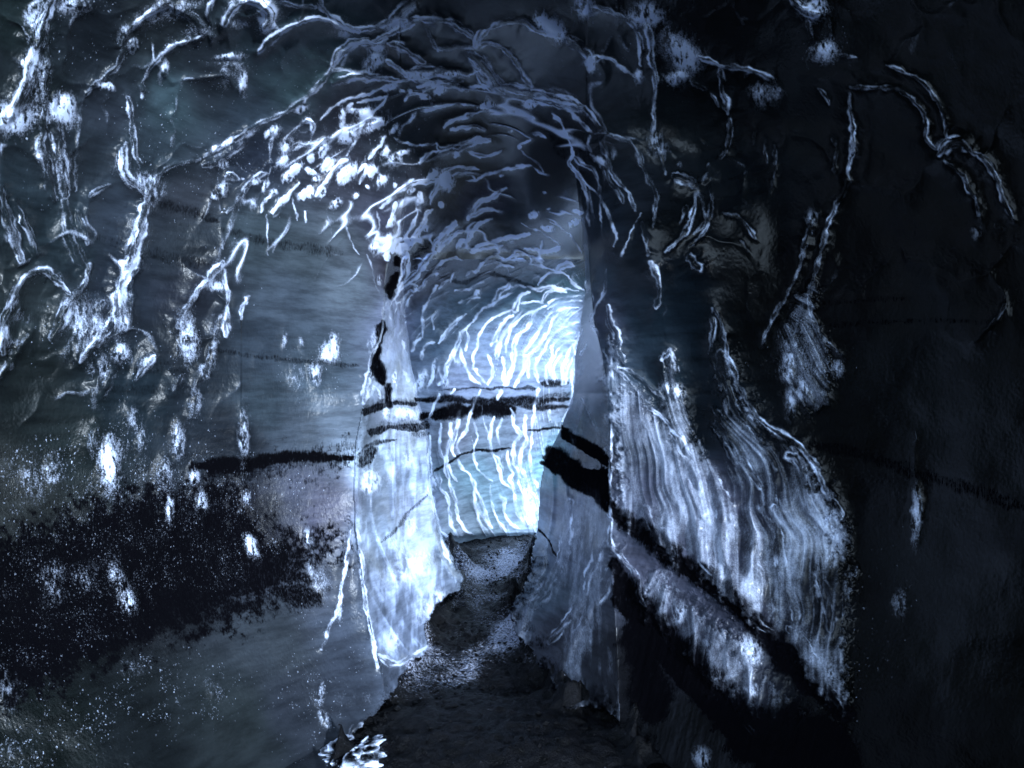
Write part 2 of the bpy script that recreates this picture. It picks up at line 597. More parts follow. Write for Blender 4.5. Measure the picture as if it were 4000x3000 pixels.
L 40,40,.4 1620 350 1600 450 1500 560 1400 640
L 30,30,.4 1200 1300 1340 1320 1480 1290 1600 1240 1700 1200
L 30,24,.4 1440 1450 1430 1540 1400 1659
L 8,8,.5 1750 1250 1830 1260 1930 1250 1950 1320 2050 1430 2140 1470 2160 1560 2160 1659
B 500 1230 200 60 0 .12
@C9
L 20,20,.7 290 0 290 250 330 340 410 420 460 500 470 600 500 660
L 60,60,0.39 500 70 560 200 600 320
L 60,50,0.39 620 200 700 300 760 390
L 40,40,0.47 830 150 850 300 880 400 960 480
L 40,40,0.47 980 0 980 200 1000 350 1040 500
L 50,50,0.47 1150 80 1180 250 1160 380 1240 480
L 45,40,0.51 1300 50 1330 300 1360 500 1420 650 1430 760
B 1630 200 110 250 0 .45
L 50,50,0.39 1560 400 1620 600 1650 800
L 36,36,0.51 1030 480 1100 640 1200 760 1290 830
B 1300 700 50 110 0 .3
L 45,50,0.35 1400 800 1500 900 1560 1060 1640 1170 1720 1290
B 1620 1000 90 200 0 .35
B 600 600 100 140 0 .4
B 700 700 60 80 0 .45
B 900 850 60 130 0 .38
B 1130 950 110 120 0 .4
B 960 1080 80 60 0 .35
B 1150 1180 80 40 0 .45
B 850 1600 60 80 0 .3
B 560 1150 60 130 0 .12
B 2170 100 30 140 0 .5
B 2080 650 60 100 0 .2
L 20,20,.2 1100 1350 1200 1480 1350 1600
@C1
B 1050 60 150 60 -15 .55
B 1220 200 70 50 -20 .5
B 200 60 40 90 25 .6
L 40,50,.5 330 600 350 800 380 1000 400 1200
L 30,30,.45 90 1240 160 1400 220 1560
B 1480 150 60 30 0 .4
B 250 500 60 200 8 .35
B 950 1180 60 90 20 .6
B 880 1110 50 60 0 .7
@C2
B 60 210 60 30 20 .4
L 24,24,.6 440 440 520 490 620 520 720 530 830 560
L 30,24,.6 0 520 120 470 260 480 400 500
L 20,20,.6 560 560 680 500 800 500
L 16,16,.5 180 260 220 330 200 420
@C4
B 480 420 90 160 15 .5
B 600 470 60 140 -10 .6
B 760 300 40 200 5 .8
B 560 760 40 60 0 .4
B 900 700 40 40 -30 .7
B 420 620 60 90 20 .35
@D4
L 60,50,.45 560 40 640 140 720 230 840 280
L 18,14,.8 60 200 180 170 300 160 420 180
L 16,14,.7 120 130 240 110 380 120 520 110
L 16,14,.7 450 230 560 200 680 200
L 12,12,.7 1900 660 1960 740 1990 860
L 20,20,.5 1560 620 1540 700 1580 760
@D1
L 16,12,.8 700 620 760 560 850 520
L 14,12,.7 620 520 660 470 720 430
L 14,10,.7 880 740 960 700 1060 690
L 14,14,.8 1180 440 1260 420 1340 430
L 12,12,.7 1240 380 1330 360 1440 370
"""
ASH_SHADE = """
@D2
L 55,85,1 560 390 700 370 800 350 930 335 1050 330 1180 325 1320 325
L 24,24,.8 1340 285 1440 290 1540 315 1700 310 1800 320
L 30,28,.85 500 240 650 245 780 240 900 255 1100 260 1200 250 1330 260 1450 250 1600 265 1700 250 1800 235
L 12,12,.7 700 170 900 150 1100 148 1300 150 1440 150 1530 160
L 22,22,.7 1440 140 1520 155
L 30,28,.8 1580 100 1700 100 1810 105
L 26,26,.6 1580 230 1810 190
L 8,8,.9 620 870 750 810 880 730 1000 690 1150 680 1330 650
L 8,8,.9 1460 515 1600 500 1740 480
L 40,36,.55 40 350 120 310 200 260 300 270 500 270
L 36,40,.5 200 460 350 470 500 450 610 440
L 26,26,.55 480 550 600 530
L 20,16,.7 0 720 100 640 200 610 330 590
L 70,50,.6 0 800 80 730 150 680
L 18,18,.6 200 1480 350 1340 450 1200 600 1080
L 40,30,.9 260 120 255 230 280 300
L 35,35,1 1760 480 1850 570 1980 640 2100 720 2190 800
L 60,80,1 1650 680 1780 780 1900 880 2050 970 2150 1010
L 30,40,.95 1600 790 1750 880 1900 1010 2050 1080 2160 1200
B 2120 920 70 110 0 1
L 10,10,.9 1560 1370 1650 1470 1710 1600
@D1
L 50,50,1 215 900 190 1000 165 1130 150 1250 190 1360 215 1430
L 45,50,1 330 360 360 400
L 50,40,.9 270 680 290 600 330 500
L 50,50,.6 440 420 480 340 560 260 640 180
L 40,40,.5 560 560 640 460 720 380 860 260 
L 20,14,.6 700 500 900 560 1100 480 1250 500 1450 590 1520 600
L 14,14,.35 560 900 800 940 1000 980 1300 960
@D4
L 80,60,.5 700 250 850 330 1000 420 1150 520 1250 650 1330 800
L 40,30,.45 120 1500 200 1400 300 1330
L 40,30,.45 480 1440 420 1540
L 30,30,.4 620 1440 800 1420 960 1460
@C9
L 45,70,1 290 40 400 150 530 230 650 330 780 430 900 500 1020 600 1140 720 1230 820 1340 930 1450 1050 1550 1160 1740 1330
L 60,130,1 310 400 400 560 500 700 640 870 780 1010 900 1150 1000 1250 1150 1450 1300 1650
L 140,200,.8 1300 1350 1500 1500 1700 1600
L 80,120,.9 400 800 500 1000 560 1300
@C4
L 40,26,1 1200 1340 1500 1330 1680 1290 1900 1280 2180 1290
L 12,12,.5 1300 620 1700 670 2200 720
L 20,20,.4 900 20 1100 80 1300 100
L 30,30,.35 400 680 800 720 1200 720
L 30,30,.35 600 850 900 860 1200 850
@C1
L 24,24,.5 930 1250 1150 1300 1350 1370
L 20,20,.4 930 1550 1300 1640
L 24,24,.45 1370 1420 1700 1500 2100 1560
L 24,24,.4 560 1450 800 1520
@C7
L 60,60,.8 1700 560 1850 600 1950 620
@C6
L 26,40,.5 880 1200 1200 1260 1600 1400 1900 1480 2212 1600
L 12,12,.4 900 480 1500 440 2100 450
L 12,12,.4 900 330 1500 300
@O
P .85 42 -60 1170 120 1110 250 1060 400 1040 540 1003 765 966 764 1008 610 1012 530 1040 520 1080 560 1140 620 1150 660 1160 700 1140 766 1135 745 1185 690 1215 640 1290 560 1325 450 1370 330 1390 150 1470 -60 1570
@D2
P 1 8 1750 460 1850 530 2000 620 2190 760 2190 850 2050 760 1900 670 1780 600 1740 560
P 1 8 1690 650 1800 720 1950 850 2060 850 2190 830 2180 960 2170 1230 2080 1140 1950 1030 1800 920 1620 800 1600 720
@C9
P 1 12 295 40 400 120 540 215 650 310 900 470 1060 600 1200 720 1330 860 1450 1010 1560 1130 1740 1320 1640 1310 1500 1190 1360 1060 1230 920 1120 770 1000 660 860 560 700 440 560 310 430 220 300 120
P 1 14 300 360 400 500 520 640 680 830 830 970 960 1100 1080 1180 1160 1300 1290 1480 1420 1640 1300 1659 1130 1600 960 1420 800 1250 640 1080 500 900 380 740 300 620
P .85 30 1130 1230 1300 1300 1500 1330 1740 1380 1800 1640 1400 1659 1250 1500
@D2
P .8 8 30 330 160 270 330 250 500 265 500 300 330 300 170 330 60 400
P .75 8 60 500 300 460 610 430 610 500 480 520 280 500 100 580 
P .75 10 0 730 120 640 170 680 150 760 30 840 0 830
"""  # ash bands; some roof and jamb strokes paint the shade of hollows
CURTAIN = """
@O
P .8 24 1325 815 1420 880 1500 960 1560 1000 1560 760 1590 850 1640 930 1730 985 1790 1080 1832 1200 1828 1350 1822 1550 1770 1500 1690 1400 1600 1320 1480 1225 1330 1120
P .65 20 1330 1185 1400 1230 1500 1310 1610 1400 1700 1500 1720 1560 1640 1550 1560 1500 1480 1410 1400 1320 1335 1235
P .7 10 1425 900 1432 800 1445 762 1462 800 1475 850 1495 900 1490 980
P .6 10 1300 830 1318 720 1330 740 1345 800 1400 860 1340 900
P .55 14 1680 720 1740 620 1760 600 1760 680 1790 760 1790 860 1740 900 1700 850
"""
GRAIN = """
@C7
B 500 500 420 300 10 .6
B 750 530 120 260 -25 .8
B 400 250 420 200 0 .45
B 300 900 500 250 0 .35
B 400 1350 500 300 0 .4
B 1000 1150 350 300 30 .4
B 1300 1200 200 200 0 .45
B 1150 100 350 160 0 .5
B 1500 320 180 120 0 .4
B 1950 520 120 160 0 .4
B 2000 1250 160 300 0 .4
B 100 1550 200 160 0 .5
@C4
B 300 1400 420 260 0 .5
B 1000 1450 600 200 0 .5
B 700 1200 250 350 0 .45
B 1100 1150 250 300 0 .4
B 1150 600 200 350 0 .4
B 1900 750 250 250 0 .4
B 400 500 350 350 0 .35
B 700 600 250 250 0 .5
B 1900 1500 300 250 0 .3
B 1350 300 700 300 0 .15
@C1
B 1100 800 700 700 0 .3
B 500 200 500 300 0 .35
B 1400 450 300 200 0 .4
B 1750 1000 450 350 0 .3
B 300 900 250 500 0 .3
B 1200 1400 700 300 0 .28
B 1900 350 400 300 0 .3
@D3
B 1300 700 1000 500 -20 .35
B 250 900 250 150 -30 .5
B 1800 900 500 400 0 .3
@C2
B 500 800 700 600 0 .2
B 1500 500 300 300 0 .2
B 1950 200 250 250 0 .35
@C3
B 700 700 600 600 0 .12
B 80 350 200 250 0 .4
B 950 250 200 250 0 .35
B 620 560 150 200 0 .3
@C6
B 800 800 400 400 0 .3
B 700 1500 500 400 0 .25
@C9
B 1700 800 500 700 0 .28
B 900 900 500 500 0 .25
B 1400 1200 500 400 0 .35
B 1000 1400 500 400 0 .25
B 2000 600 300 700 0 .22
@C8
B 300 500 300 500 0 .3
B 150 1250 300 400 0 .3
B 420 1100 200 300 0 .3
@O
P .8 20 0 1150 250 1070 540 1010 560 1130 640 1180 500 1260 330 1300 150 1420 0 1450
P .55 30 0 950 300 900 560 1000 400 1060 100 1120 0 1100
@C1
B 300 400 200 500 0 .45
B 1150 150 300 150 0 .6
B 1550 100 250 150 0 .5
B 850 900 150 400 0 .45
"""
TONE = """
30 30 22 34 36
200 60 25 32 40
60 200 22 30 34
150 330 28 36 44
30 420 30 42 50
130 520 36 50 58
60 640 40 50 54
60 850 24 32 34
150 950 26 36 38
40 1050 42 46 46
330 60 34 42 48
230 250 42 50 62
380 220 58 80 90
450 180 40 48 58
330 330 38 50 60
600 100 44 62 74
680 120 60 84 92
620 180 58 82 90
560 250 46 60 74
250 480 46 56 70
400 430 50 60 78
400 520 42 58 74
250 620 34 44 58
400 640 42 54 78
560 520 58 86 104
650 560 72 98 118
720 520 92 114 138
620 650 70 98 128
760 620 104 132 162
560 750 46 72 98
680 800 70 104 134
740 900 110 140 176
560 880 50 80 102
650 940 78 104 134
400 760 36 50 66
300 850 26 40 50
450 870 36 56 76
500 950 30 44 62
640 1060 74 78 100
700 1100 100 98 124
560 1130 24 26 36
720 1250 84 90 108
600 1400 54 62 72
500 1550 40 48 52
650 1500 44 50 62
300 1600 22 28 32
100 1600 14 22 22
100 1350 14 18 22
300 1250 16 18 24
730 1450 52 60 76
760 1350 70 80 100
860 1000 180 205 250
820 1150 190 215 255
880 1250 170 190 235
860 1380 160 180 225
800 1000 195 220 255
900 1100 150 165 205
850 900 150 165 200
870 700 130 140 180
760 250 40 44 56
640 330 50 56 70
560 330 34 42 58
760 380 52 54 68
850 330 38 46 56
900 230 34 42 52
900 400 44 48 62
850 470 80 82 108
900 560 34 24 38
1000 330 14 16 22
1050 430 76 76 98
1100 250 10 10 18
1200 330 8 8 14
1180 420 10 18 28
1150 500 30 48 62
1230 520 26 50 66
1050 560 24 38 50
1180 580 40 72 88
1000 640 82 108 130
1100 640 92 124 148
1220 600 70 108 124
950 720 88 112 140
1050 730 120 142 180
1150 760 150 176 220
1220 700 180 205 250
1220 800 190 215 255
1000 820 116 130 166
1100 820 130 146 186
1200 880 150 160 190
980 950 104 112 134
1080 960 110 126 150
1150 930 140 150 180
1190 970 126 182 206
1190 1010 134 192 214
1020 1020 110 150 172
1070 1080 126 164 188
1000 1120 120 140 162
1140 1130 170 200 235
1270 900 56 84 104
1290 830 50 76 100
1270 780 60 76 100
1280 1000 50 52 70
1230 1100 100 108 140
1260 1200 84 92 118
1200 1280 80 96 116
1230 1380 70 74 92
1290 1450 44 48 60
1300 700 60 66 90
1080 30 32 40 46
1000 100 38 48 56
1080 80 26 30 38
1200 120 30 36 44
1150 150 40 50 60
1300 200 34 42 50
1340 300 30 38 46
1500 80 20 22 28
1550 200 20 28 34
1450 250 26 34 40
1700 60 14 22 26
1700 250 12 20 26
1650 350 14 22 30
2000 100 8 14 16
2150 300 3 6 7
1900 350 6 10 15
1950 500 2 4 8
2100 500 6 9 12
1380 430 32 38 48
1450 480 12 18 24
1320 500 34 44 58
1400 560 24 34 46
1400 700 30 50 66
1480 650 24 40 54
1450 850 26 44 58
1500 900 20 34 48
1600 600 14 20 28
1650 700 14 22 28
1800 620 18 20 28
2000 620 20 28 34
2000 750 18 26 30
1900 850 16 24 28
2100 900 12 18 18
1900 1000 10 14 18
2100 1050 14 18 22
2000 1250 10 20 18
2150 1400 6 14 12
2000 1550 4 8 8
1850 1250 8 12 14
1900 1450 6 12 12
1380 900 90 96 120
1400 1100 90 94 122
1480 1050 96 100 130
1600 1100 96 100 132
1550 1250 100 104 136
1700 1200 86 92 114
1640 1350 84 90 120
1780 1300 60 66 84
1400 1250 84 86 112
1500 1400 80 84 110
1600 1480 86 92 120
1380 1450 12 12 18
1500 1580 8 10 14
1700 1620 6 8 12
1400 1620 6 6 10
"""


def parse(txt):
    out = []
    org = (0, 0, 1)
    for ln in txt.strip().splitlines():
        ln = ln.strip()
        if not ln:
            continue
        if ln[0] == '@':
            org = SRC[ln[1:]]
            continue
        t = ln.split()
        if t[0] == 'L':
            w0, w1, b = [float(x) * (1.3 if org[2] == .35 and i_ < 2 else 1) for i_, x in enumerate(t[1].split(','))]
            p = np.array([float(x) for x in t[2:]]).reshape(-1, 2)
            p = p * org[2] + np.array(org[:2])
            out.append(('L', w0 * org[2], w1 * org[2], b, p))
        elif t[0] == 'P':
            b, sf = float(t[1]), float(t[2])
            out.append(('P', b, sf * org[2], np.array([float(x) for x in t[3:]]).reshape(-1, 2) * org[2] + np.array(org[:2])))
        else:
            x, y, rx, ry, a, b = [float(v) for v in t[1:7]]
            out.append(('B', x * org[2] + org[0], y * org[2] + org[1], rx * org[2], ry * org[2], a, b))
    return out


def catmull(p, n=6):
    if len(p) < 3:
        return p
    q = np.vstack([2 * p[0] - p[1], p, 2 * p[-1] - p[-2]])
    res = []
    for i in range(1, len(q) - 2):
        for k in range(n):
            t = k / n
            res.append(0.5 * ((2 * q[i]) + (-q[i - 1] + q[i + 1]) * t + (2 * q[i - 1] - 5 * q[i] + 4 * q[i + 1] - q[i + 2]) * t * t
                              + (-q[i - 1] + 3 * q[i] - 3 * q[i + 1] + q[i + 2]) * t ** 3))
    res.append(q[-2])
    return np.array(res)


# ------------------------------------------------------------------ the tracing grid (rays through the glacier's inner surface)
FS = 2.0
fu = np.arange(-60, 2212 + 61, FS)
fv = np.arange(-60, 1659 + 61, FS)


def outer(a, b, n, p=1.6):
    t = np.linspace(0, 1, n + 1)[1:]
    return a + (b - a) * t ** p


US = np.concatenate([outer(fu[0], -3200, 40)[::-1], fu, outer(fu[-1], 5400, 40)])
VS = np.concatenate([outer(fv[0], -3400, 40)[::-1], fv, outer(fv[-1], 4200, 30)])
U, V = np.meshgrid(US, VS)
NV, NU = U.shape


def win(x0, x1, y0, y1):
    i0, i1 = np.searchsorted(US, [x0, x1])
    j0, j1 = np.searchsorted(VS, [y0, y1])
    return j0, max(j1, j0), i0, max(i1, i0)


def hash2(ix, iy, seed):
    h = (ix.astype(np.int64) * 374761393 + iy.astype(np.int64) * 668265263 + seed * 1274126177) & 0xffffffff
    h = ((h ^ (h >> 13)) * 1274126177) & 0xffffffff
    h = h ^ (h >> 16)
    return (h & 0xffff) / 65535.0


def vnoise(x, y, seed=0):
    ix, iy = np.floor(x), np.floor(y)
    fx, fy = x - ix, y - iy
    fx = fx * fx * (3 - 2 * fx)
    fy = fy * fy * (3 - 2 * fy)
    ix = ix.astype(np.int64)
    iy = iy.astype(np.int64)
    a = hash2(ix, iy, seed); b = hash2(ix + 1, iy, seed); c = hash2(ix, iy + 1, seed); d = hash2(ix + 1, iy + 1, seed)
    return (a + (b - a) * fx) * (1 - fy) + (c + (d - c) * fx) * fy - 0.5


def fbm(x, y, oct=4, seed=0, gain=.5):
    s = 0; a = 1
    for k in range(oct):
        s = s + a * vnoise(x * 2 ** k + 17.3 * k, y * 2 ** k - 9.1 * k, seed + k)
        a *= gain
    return s


def sstep(x, a, b):
    t = np.clip((x - a) / (b - a), 0, 1)
    return t * t * (3 - 2 * t)


def segdist(X, Y, p, q):
    d = q - p
    L2 = max(d @ d, 1e-9)
    t = np.clip(((X - p[0]) * d[0] + (Y - p[1]) * d[1]) / L2, 0, 1)
    dx = X - (p[0] + t * d[0]); dy = Y - (p[1] + t * d[1])
    return np.sqrt(dx * dx + dy * dy), t


# wobble of the sampling position makes every traced outline irregular at ice-grain scale
WU = U + 5 * fbm(U / 22, V / 22, 3, 5) + 2.2 * fbm(U / 6, V / 6, 2, 8)
WV = V + 5 * fbm(U / 22, V / 22, 3, 15) + 2.2 * fbm(U / 6, V / 6, 2, 18)


def inpoly(P, X, Y):
    c = np.zeros(X.shape, bool)
    n = len(P)
    for i in range(n):
        x1, y1 = P[i]; x2, y2 = P[i - 1]
        c ^= ((y1 > Y) != (y2 > Y)) & (X < (x2 - x1) * (Y - y1) / (y2 - y1 + 1e-9) + x1)
    return c


SEED = [0]


def paint(items, relief=None, X=WU, Y=WV, solid=False):
    F = np.zeros_like(U)
    for it in items:
        if it[0] == 'L':
            _, w0, w1, b, p = it
            c = catmull(p)
            m = max(w0, w1) * (.85 if solid else .62)
            n = len(c) - 1
            R = max(4.5 * m, 70 if relief is not None else 14)
            j0, j1, i0, i1 = win(c[:, 0].min() - R, c[:, 0].max() + R, c[:, 1].min() - R, c[:, 1].max() + R)
            if j1 <= j0 or i1 <= i0:
                continue
            best = np.full((j1 - j0, i1 - i0), 1e9)
            tt = np.zeros_like(best)
            sg = np.zeros_like(best)
            al = np.zeros_like(best)
            seg = np.linalg.norm(np.diff(c, axis=0), axis=1)
            cum = np.concatenate([[0], np.cumsum(seg)])
            for k in range(n):
                a, bb = c[k], c[k + 1]
                J0, J1, I0, I1 = win(min(a[0], bb[0]) - R, max(a[0], bb[0]) + R, min(a[1], bb[1]) - R, max(a[1], bb[1]) + R)
                if J1 <= J0 or I1 <= I0:
                    continue
                d, t = segdist(X[J0:J1, I0:I1], Y[J0:J1, I0:I1], a, bb)
                sl = (slice(J0 - j0, J1 - j0), slice(I0 - i0, I1 - i0))
                mm = d < best[sl]
                best[sl] = np.where(mm, d, best[sl])
                tt[sl] = np.where(mm, (k + t) / n, tt[sl])
                al[sl] = np.where(mm, cum[k] + t * seg[k], al[sl])
                cr = (X[J0:J1, I0:I1] - a[0]) * (bb[1] - a[1]) - (Y[J0:J1, I0:I1] - a[1]) * (bb[0] - a[0])
                sg[sl] = np.where(mm, d * np.sign(cr), sg[sl])
            w = (w0 + (w1 - w0) * tt) * (.85 if solid else .62)
            w = w * (0.55 + 0.45 * sstep(np.minimum(tt, 1 - tt), 0, .12)) + .6
            sl = (slice(j0, j1), slice(i0, i1))
            sd_ = SEED[0] = SEED[0] + 1
            w = w * (.75 + .9 * (vnoise(al / 16, al * 0 + sd_ * 3.7, 201) + .25))
            if solid:
                F[sl] = np.maximum(F[sl], b * np.exp(-(best / (w * 1.15)) ** 4 * .7))
                continue
            g = b * np.exp(-(best / (w * 1.25)) ** 3 * .9)
            st = vnoise(sg / 3.2 + sd_ * 9, al / 40, 301) + .6 * vnoise(sg / 2.0 + sd_ * 5, al / 24, 305)
            amp = .75 + .9 * vnoise(al / 13 + sd_, sg / 6, 311)
            rim = .32 * np.exp(-(best / (w * 1.35)) ** 4) + .95 * np.exp(-((np.abs(sg + .5 * w * vnoise(al / 30, al * 0 + sd_, 321)) - .72 * w) / (.30 * w + .35)) ** 2) * (.75 + .8 * vnoise(al / 20 + 40 * (sg > 0), al * 0 + sd_, 331))
            g = g + (b * rim - g) * sstep(w, 2.6, 5.0) * .8
            g = g * np.clip(amp + sstep(w, 3, 8) * st * 1.5, .1, 1.3)
            F[sl] = np.maximum(F[sl], np.maximum(g, b * .22 * np.exp(-(best / (w * 2.6)) ** 2)))
            if relief is not None:
                hh = (.4 + .6 * b) * (np.minimum(w, 9) * 2.0 * np.exp(-(np.sqrt(best ** 2 + (.45 * w + 1.2) ** 2) / (w * 1.3))) + min(1.6 * m, 15) * np.exp(-best / 20) * (1 - sstep(best, 30, 66)))
                relief[sl] = np.maximum(relief[sl], hh)
        elif it[0] == 'P':
            _, b, sf, P = it
            R = sf * 2 + 4
            sl = (lambda w_: (slice(w_[0], w_[1]), slice(w_[2], w_[3])))(win(P[:, 0].min() - R, P[:, 0].max() + R, P[:, 1].min() - R, P[:, 1].max() + R))
            XX = X[sl] + sf * 1.5 * fbm(U[sl] / 17, V[sl] / 17, 4, 501, .7); YY = Y[sl] + sf * 1.5 * fbm(U[sl] / 17, V[sl] / 17, 4, 511, .7)
            ins = inpoly(P, XX, YY)
            dm = np.full(XX.shape, 1e9)
            for k in range(len(P)):
                dm = np.minimum(dm, segdist(XX, YY, P[k - 1], P[k])[0])
            F[sl] = np.maximum(F[sl], b * sstep(np.where(ins, dm, -dm), -sf, sf))
        else:
            _, x, y, rx, ry, a, b = it
            rx, ry = rx * 1.2, ry * 1.2
            R = max(rx, ry) * 1.7
            j0, j1, i0, i1 = win(x - R, x + R, y - R, y + R)
            if j1 <= j0 or i1 <= i0:
                continue
            sl = (slice(j0, j1), slice(i0, i1))
            ca, sa = math.cos(math.radians(a)), math.sin(math.radians(a))
            dx, dy = X[sl] - x, Y[sl] - y
            q = ((dx * ca + dy * sa) / rx) ** 2 + ((-dx * sa + dy * ca) / ry) ** 2
            br = fbm(U[sl] / 7, V[sl] / 16, 4, 401, .7)
            g = b * np.exp(-(np.clip(q * (1 + 1.7 * br), 0, None) ** 1.7) * .8) * np.clip(.9 + 1.5 * br, .15, 1.25)
            F[sl] = np.maximum(F[sl], g)
            if relief is not None:
                relief[sl] = np.maximum(relief[sl], b * min(min(rx, ry), 14) * 1.1 * np.exp(-q * 1.1))
    return F


RELIEF = np.zeros_like(U)
GLINT_PAINT = paint(parse(CRESTS), RELIEF)  # pale colour on crests and patches stands in for wet highlights
ASH_SHADE_M = paint(parse(ASH_SHADE), solid=True)
GRAINM = np.clip(paint(parse(GRAIN)), 0, 1)
GRAINM = np.where((V > 820) & (U > 1330) & (U < 1840), GRAINM * .12, GRAINM)
GRAINM = GRAINM * np.where((V > 1010) & (U < 700), 1, .7)

# tone of the ice body (clear blue, bubbly white, dirty) with light and shade painted in, interpolated between sampled spots
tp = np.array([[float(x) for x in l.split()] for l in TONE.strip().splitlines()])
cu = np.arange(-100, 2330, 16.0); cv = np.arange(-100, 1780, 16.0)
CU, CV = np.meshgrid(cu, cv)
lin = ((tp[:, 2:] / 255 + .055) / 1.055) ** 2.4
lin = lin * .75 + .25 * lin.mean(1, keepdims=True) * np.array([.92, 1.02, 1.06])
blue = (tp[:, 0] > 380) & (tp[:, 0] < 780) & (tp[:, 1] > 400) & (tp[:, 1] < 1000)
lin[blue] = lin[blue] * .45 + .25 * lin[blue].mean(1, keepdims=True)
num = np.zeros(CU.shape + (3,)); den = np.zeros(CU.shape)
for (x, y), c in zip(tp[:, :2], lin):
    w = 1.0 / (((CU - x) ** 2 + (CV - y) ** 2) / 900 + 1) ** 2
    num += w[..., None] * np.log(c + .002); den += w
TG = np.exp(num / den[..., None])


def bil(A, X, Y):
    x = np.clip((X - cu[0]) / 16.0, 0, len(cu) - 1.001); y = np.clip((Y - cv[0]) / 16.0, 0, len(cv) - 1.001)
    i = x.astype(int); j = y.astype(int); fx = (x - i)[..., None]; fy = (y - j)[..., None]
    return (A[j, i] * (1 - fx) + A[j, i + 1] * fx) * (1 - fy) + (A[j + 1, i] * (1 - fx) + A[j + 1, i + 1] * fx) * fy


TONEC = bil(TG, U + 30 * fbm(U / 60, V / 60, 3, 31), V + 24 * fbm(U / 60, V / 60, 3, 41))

# ------------------------------------------------------------------ depth of the surface
def rbf(pts):
    P = np.array(pts, float)
    xy = P[:, :2] / 500.0
    z = P[:, 2]
    K = np.sqrt(((xy[:, None] - xy[None]) ** 2).sum(-1) + .02)
    A = np.block([[K - np.eye(len(z)) * .002, np.ones((len(z), 1))], [np.ones((1, len(z))), np.zeros((1, 1))]])
    sol = np.linalg.solve(A, np.append(z, 0))

    def f(X, Y):
        s = np.full(X.shape, sol[-1])
        for k in range(len(z)):
            s = s + sol[k] * np.sqrt((X / 500 - xy[k, 0]) ** 2 + (Y / 500 - xy[k, 1]) ** 2 + .02)
        return s
    return f


NEAR = [(-3200, 830, .85), (-3200, -1500, .7), (-3200, 3000, .85), (-1200, 830, 1.55), (-1200, -1200, 1.1), (-400, 830, 2.1), (-400, -300, 1.8), (-400, 1700, 2.0),
        (0, -700, 2.1), (2212, -700, 2.0), (0, 0, 2.3), (0, 400, 2.5), (0, 830, 2.65), (0, 1250, 2.6), (0, 1659, 2.35), (300, 200, 2.8), (400, 830, 3.15), (400, 1250, 3.1), (400, 1659, 2.65),
        (300, 0, 2.55), (700, 0, 2.8), (700, 200, 3.35), (550, 300, 3.3), (600, 550, 3.5), (765, 830, 3.65), (765, 1100, 3.62), (750, 1400, 3.4), (700, 1600, 3.1),
        (1100, -400, 2.35), (1100, -1500, 1.45), (1100, -3300, .95), (1100, 0, 2.9), (1100, 110, 3.35), (1000, 200, 3.7), (850, 300, 3.8), (850, 450, 4.0), (1000, 320, 4.2), (1150, 330, 4.5), (1000, 450, 4.8),
        (1150, 480, 5.1), (1270, 300, 3.75), (1270, 500, 3.7), (1320, 800, 3.65), (1320, 1100, 3.62), (1330, 1400, 3.45), (1330, 1600, 3.15),
        (1500, 0, 2.75), (1500, 300, 3.45), (1500, 830, 3.5), (1450, 1150, 3.35), (1600, 1300, 3.05), (1750, 1500, 2.8), (1800, 1200, 3.0), (1850, 900, 2.95), (1850, 400, 2.85), (1950, 1200, 2.75), (1850, 0, 2.5),
        (2212, 0, 2.05), (2212, 830, 2.3), (2212, 1300, 2.25), (2212, 1659, 2.1), (1700, 1659, 2.6), (2600, 830, 1.9), (2600, -300, 1.7), (2600, 1700, 1.8), (3400, 830, 1.6), (3400, -1200, 1.1),
        (5400, 830, .85), (5400, -1500, .7), (5400, 3000, .85), (1100, 4200, .5), (1100, 2500, 1.4)]
FAR = [(820, 500, 5.0), (900, 620, 5.5), (930, 800, 6.1), (930, 1000, 6.4), (950, 1168, 7.1), (1000, 1155, 7.4), (1050, 700, 6.7), (1080, 900, 7.0), (1080, 1146, 7.65), (1120, 1050, 7.5),
       (1240, 620, 7.2), (1240, 800, 7.9), (1190, 1000, 8.0), (1160, 1140, 7.9), (1000, 540, 5.6), (1150, 540, 6.1), (1260, 520, 6.3), (1000, 420, 4.8), (1150, 400, 5.0), (1240, 420, 5.2), (1400, 800, 9.5)]
cu2 = np.unique(np.concatenate([np.linspace(-3200, -60, 25), np.arange(-60, 2280, 20), np.linspace(2280, 5400, 25)]))
cv2 = np.unique(np.concatenate([np.linspace(-3400, -60, 25), np.arange(-60, 1730, 20), np.linspace(1730, 4200, 20)]))
GU, GV = np.meshgrid(cu2, cv2)


def regrid(G):
    T = np.empty((len(cv2), NU))
    for j in range(len(cv2)):
        T[j] = np.interp(US, cu2, G[j])
    O = np.empty((NV, NU))
    for i in range(NU):
        O[:, i] = np.interp(VS, cv2, T[:, i])
    return O


def blur1(A, n):
    k = np.ones(n) / n
    pad = n // 2
    B = np.apply_along_axis(lambda r: np.convolve(np.pad(r, pad, mode='edge'), k, 'valid'), 1, A)
    return np.apply_along_axis(lambda r: np.convolve(np.pad(r, pad, mode='edge'), k, 'valid'), 0, B)


DN = blur1(blur1(regrid(np.maximum(rbf(NEAR)(GU, GV), .3)), 17), 13)
DF = blur1(blur1(regrid(rbf(FAR)(GU, GV)), 17), 13)


def tab(t, k=1):
    a = np.array(t, float)
    return np.interp(VS, a[:, 0], a[:, k])[:, None]


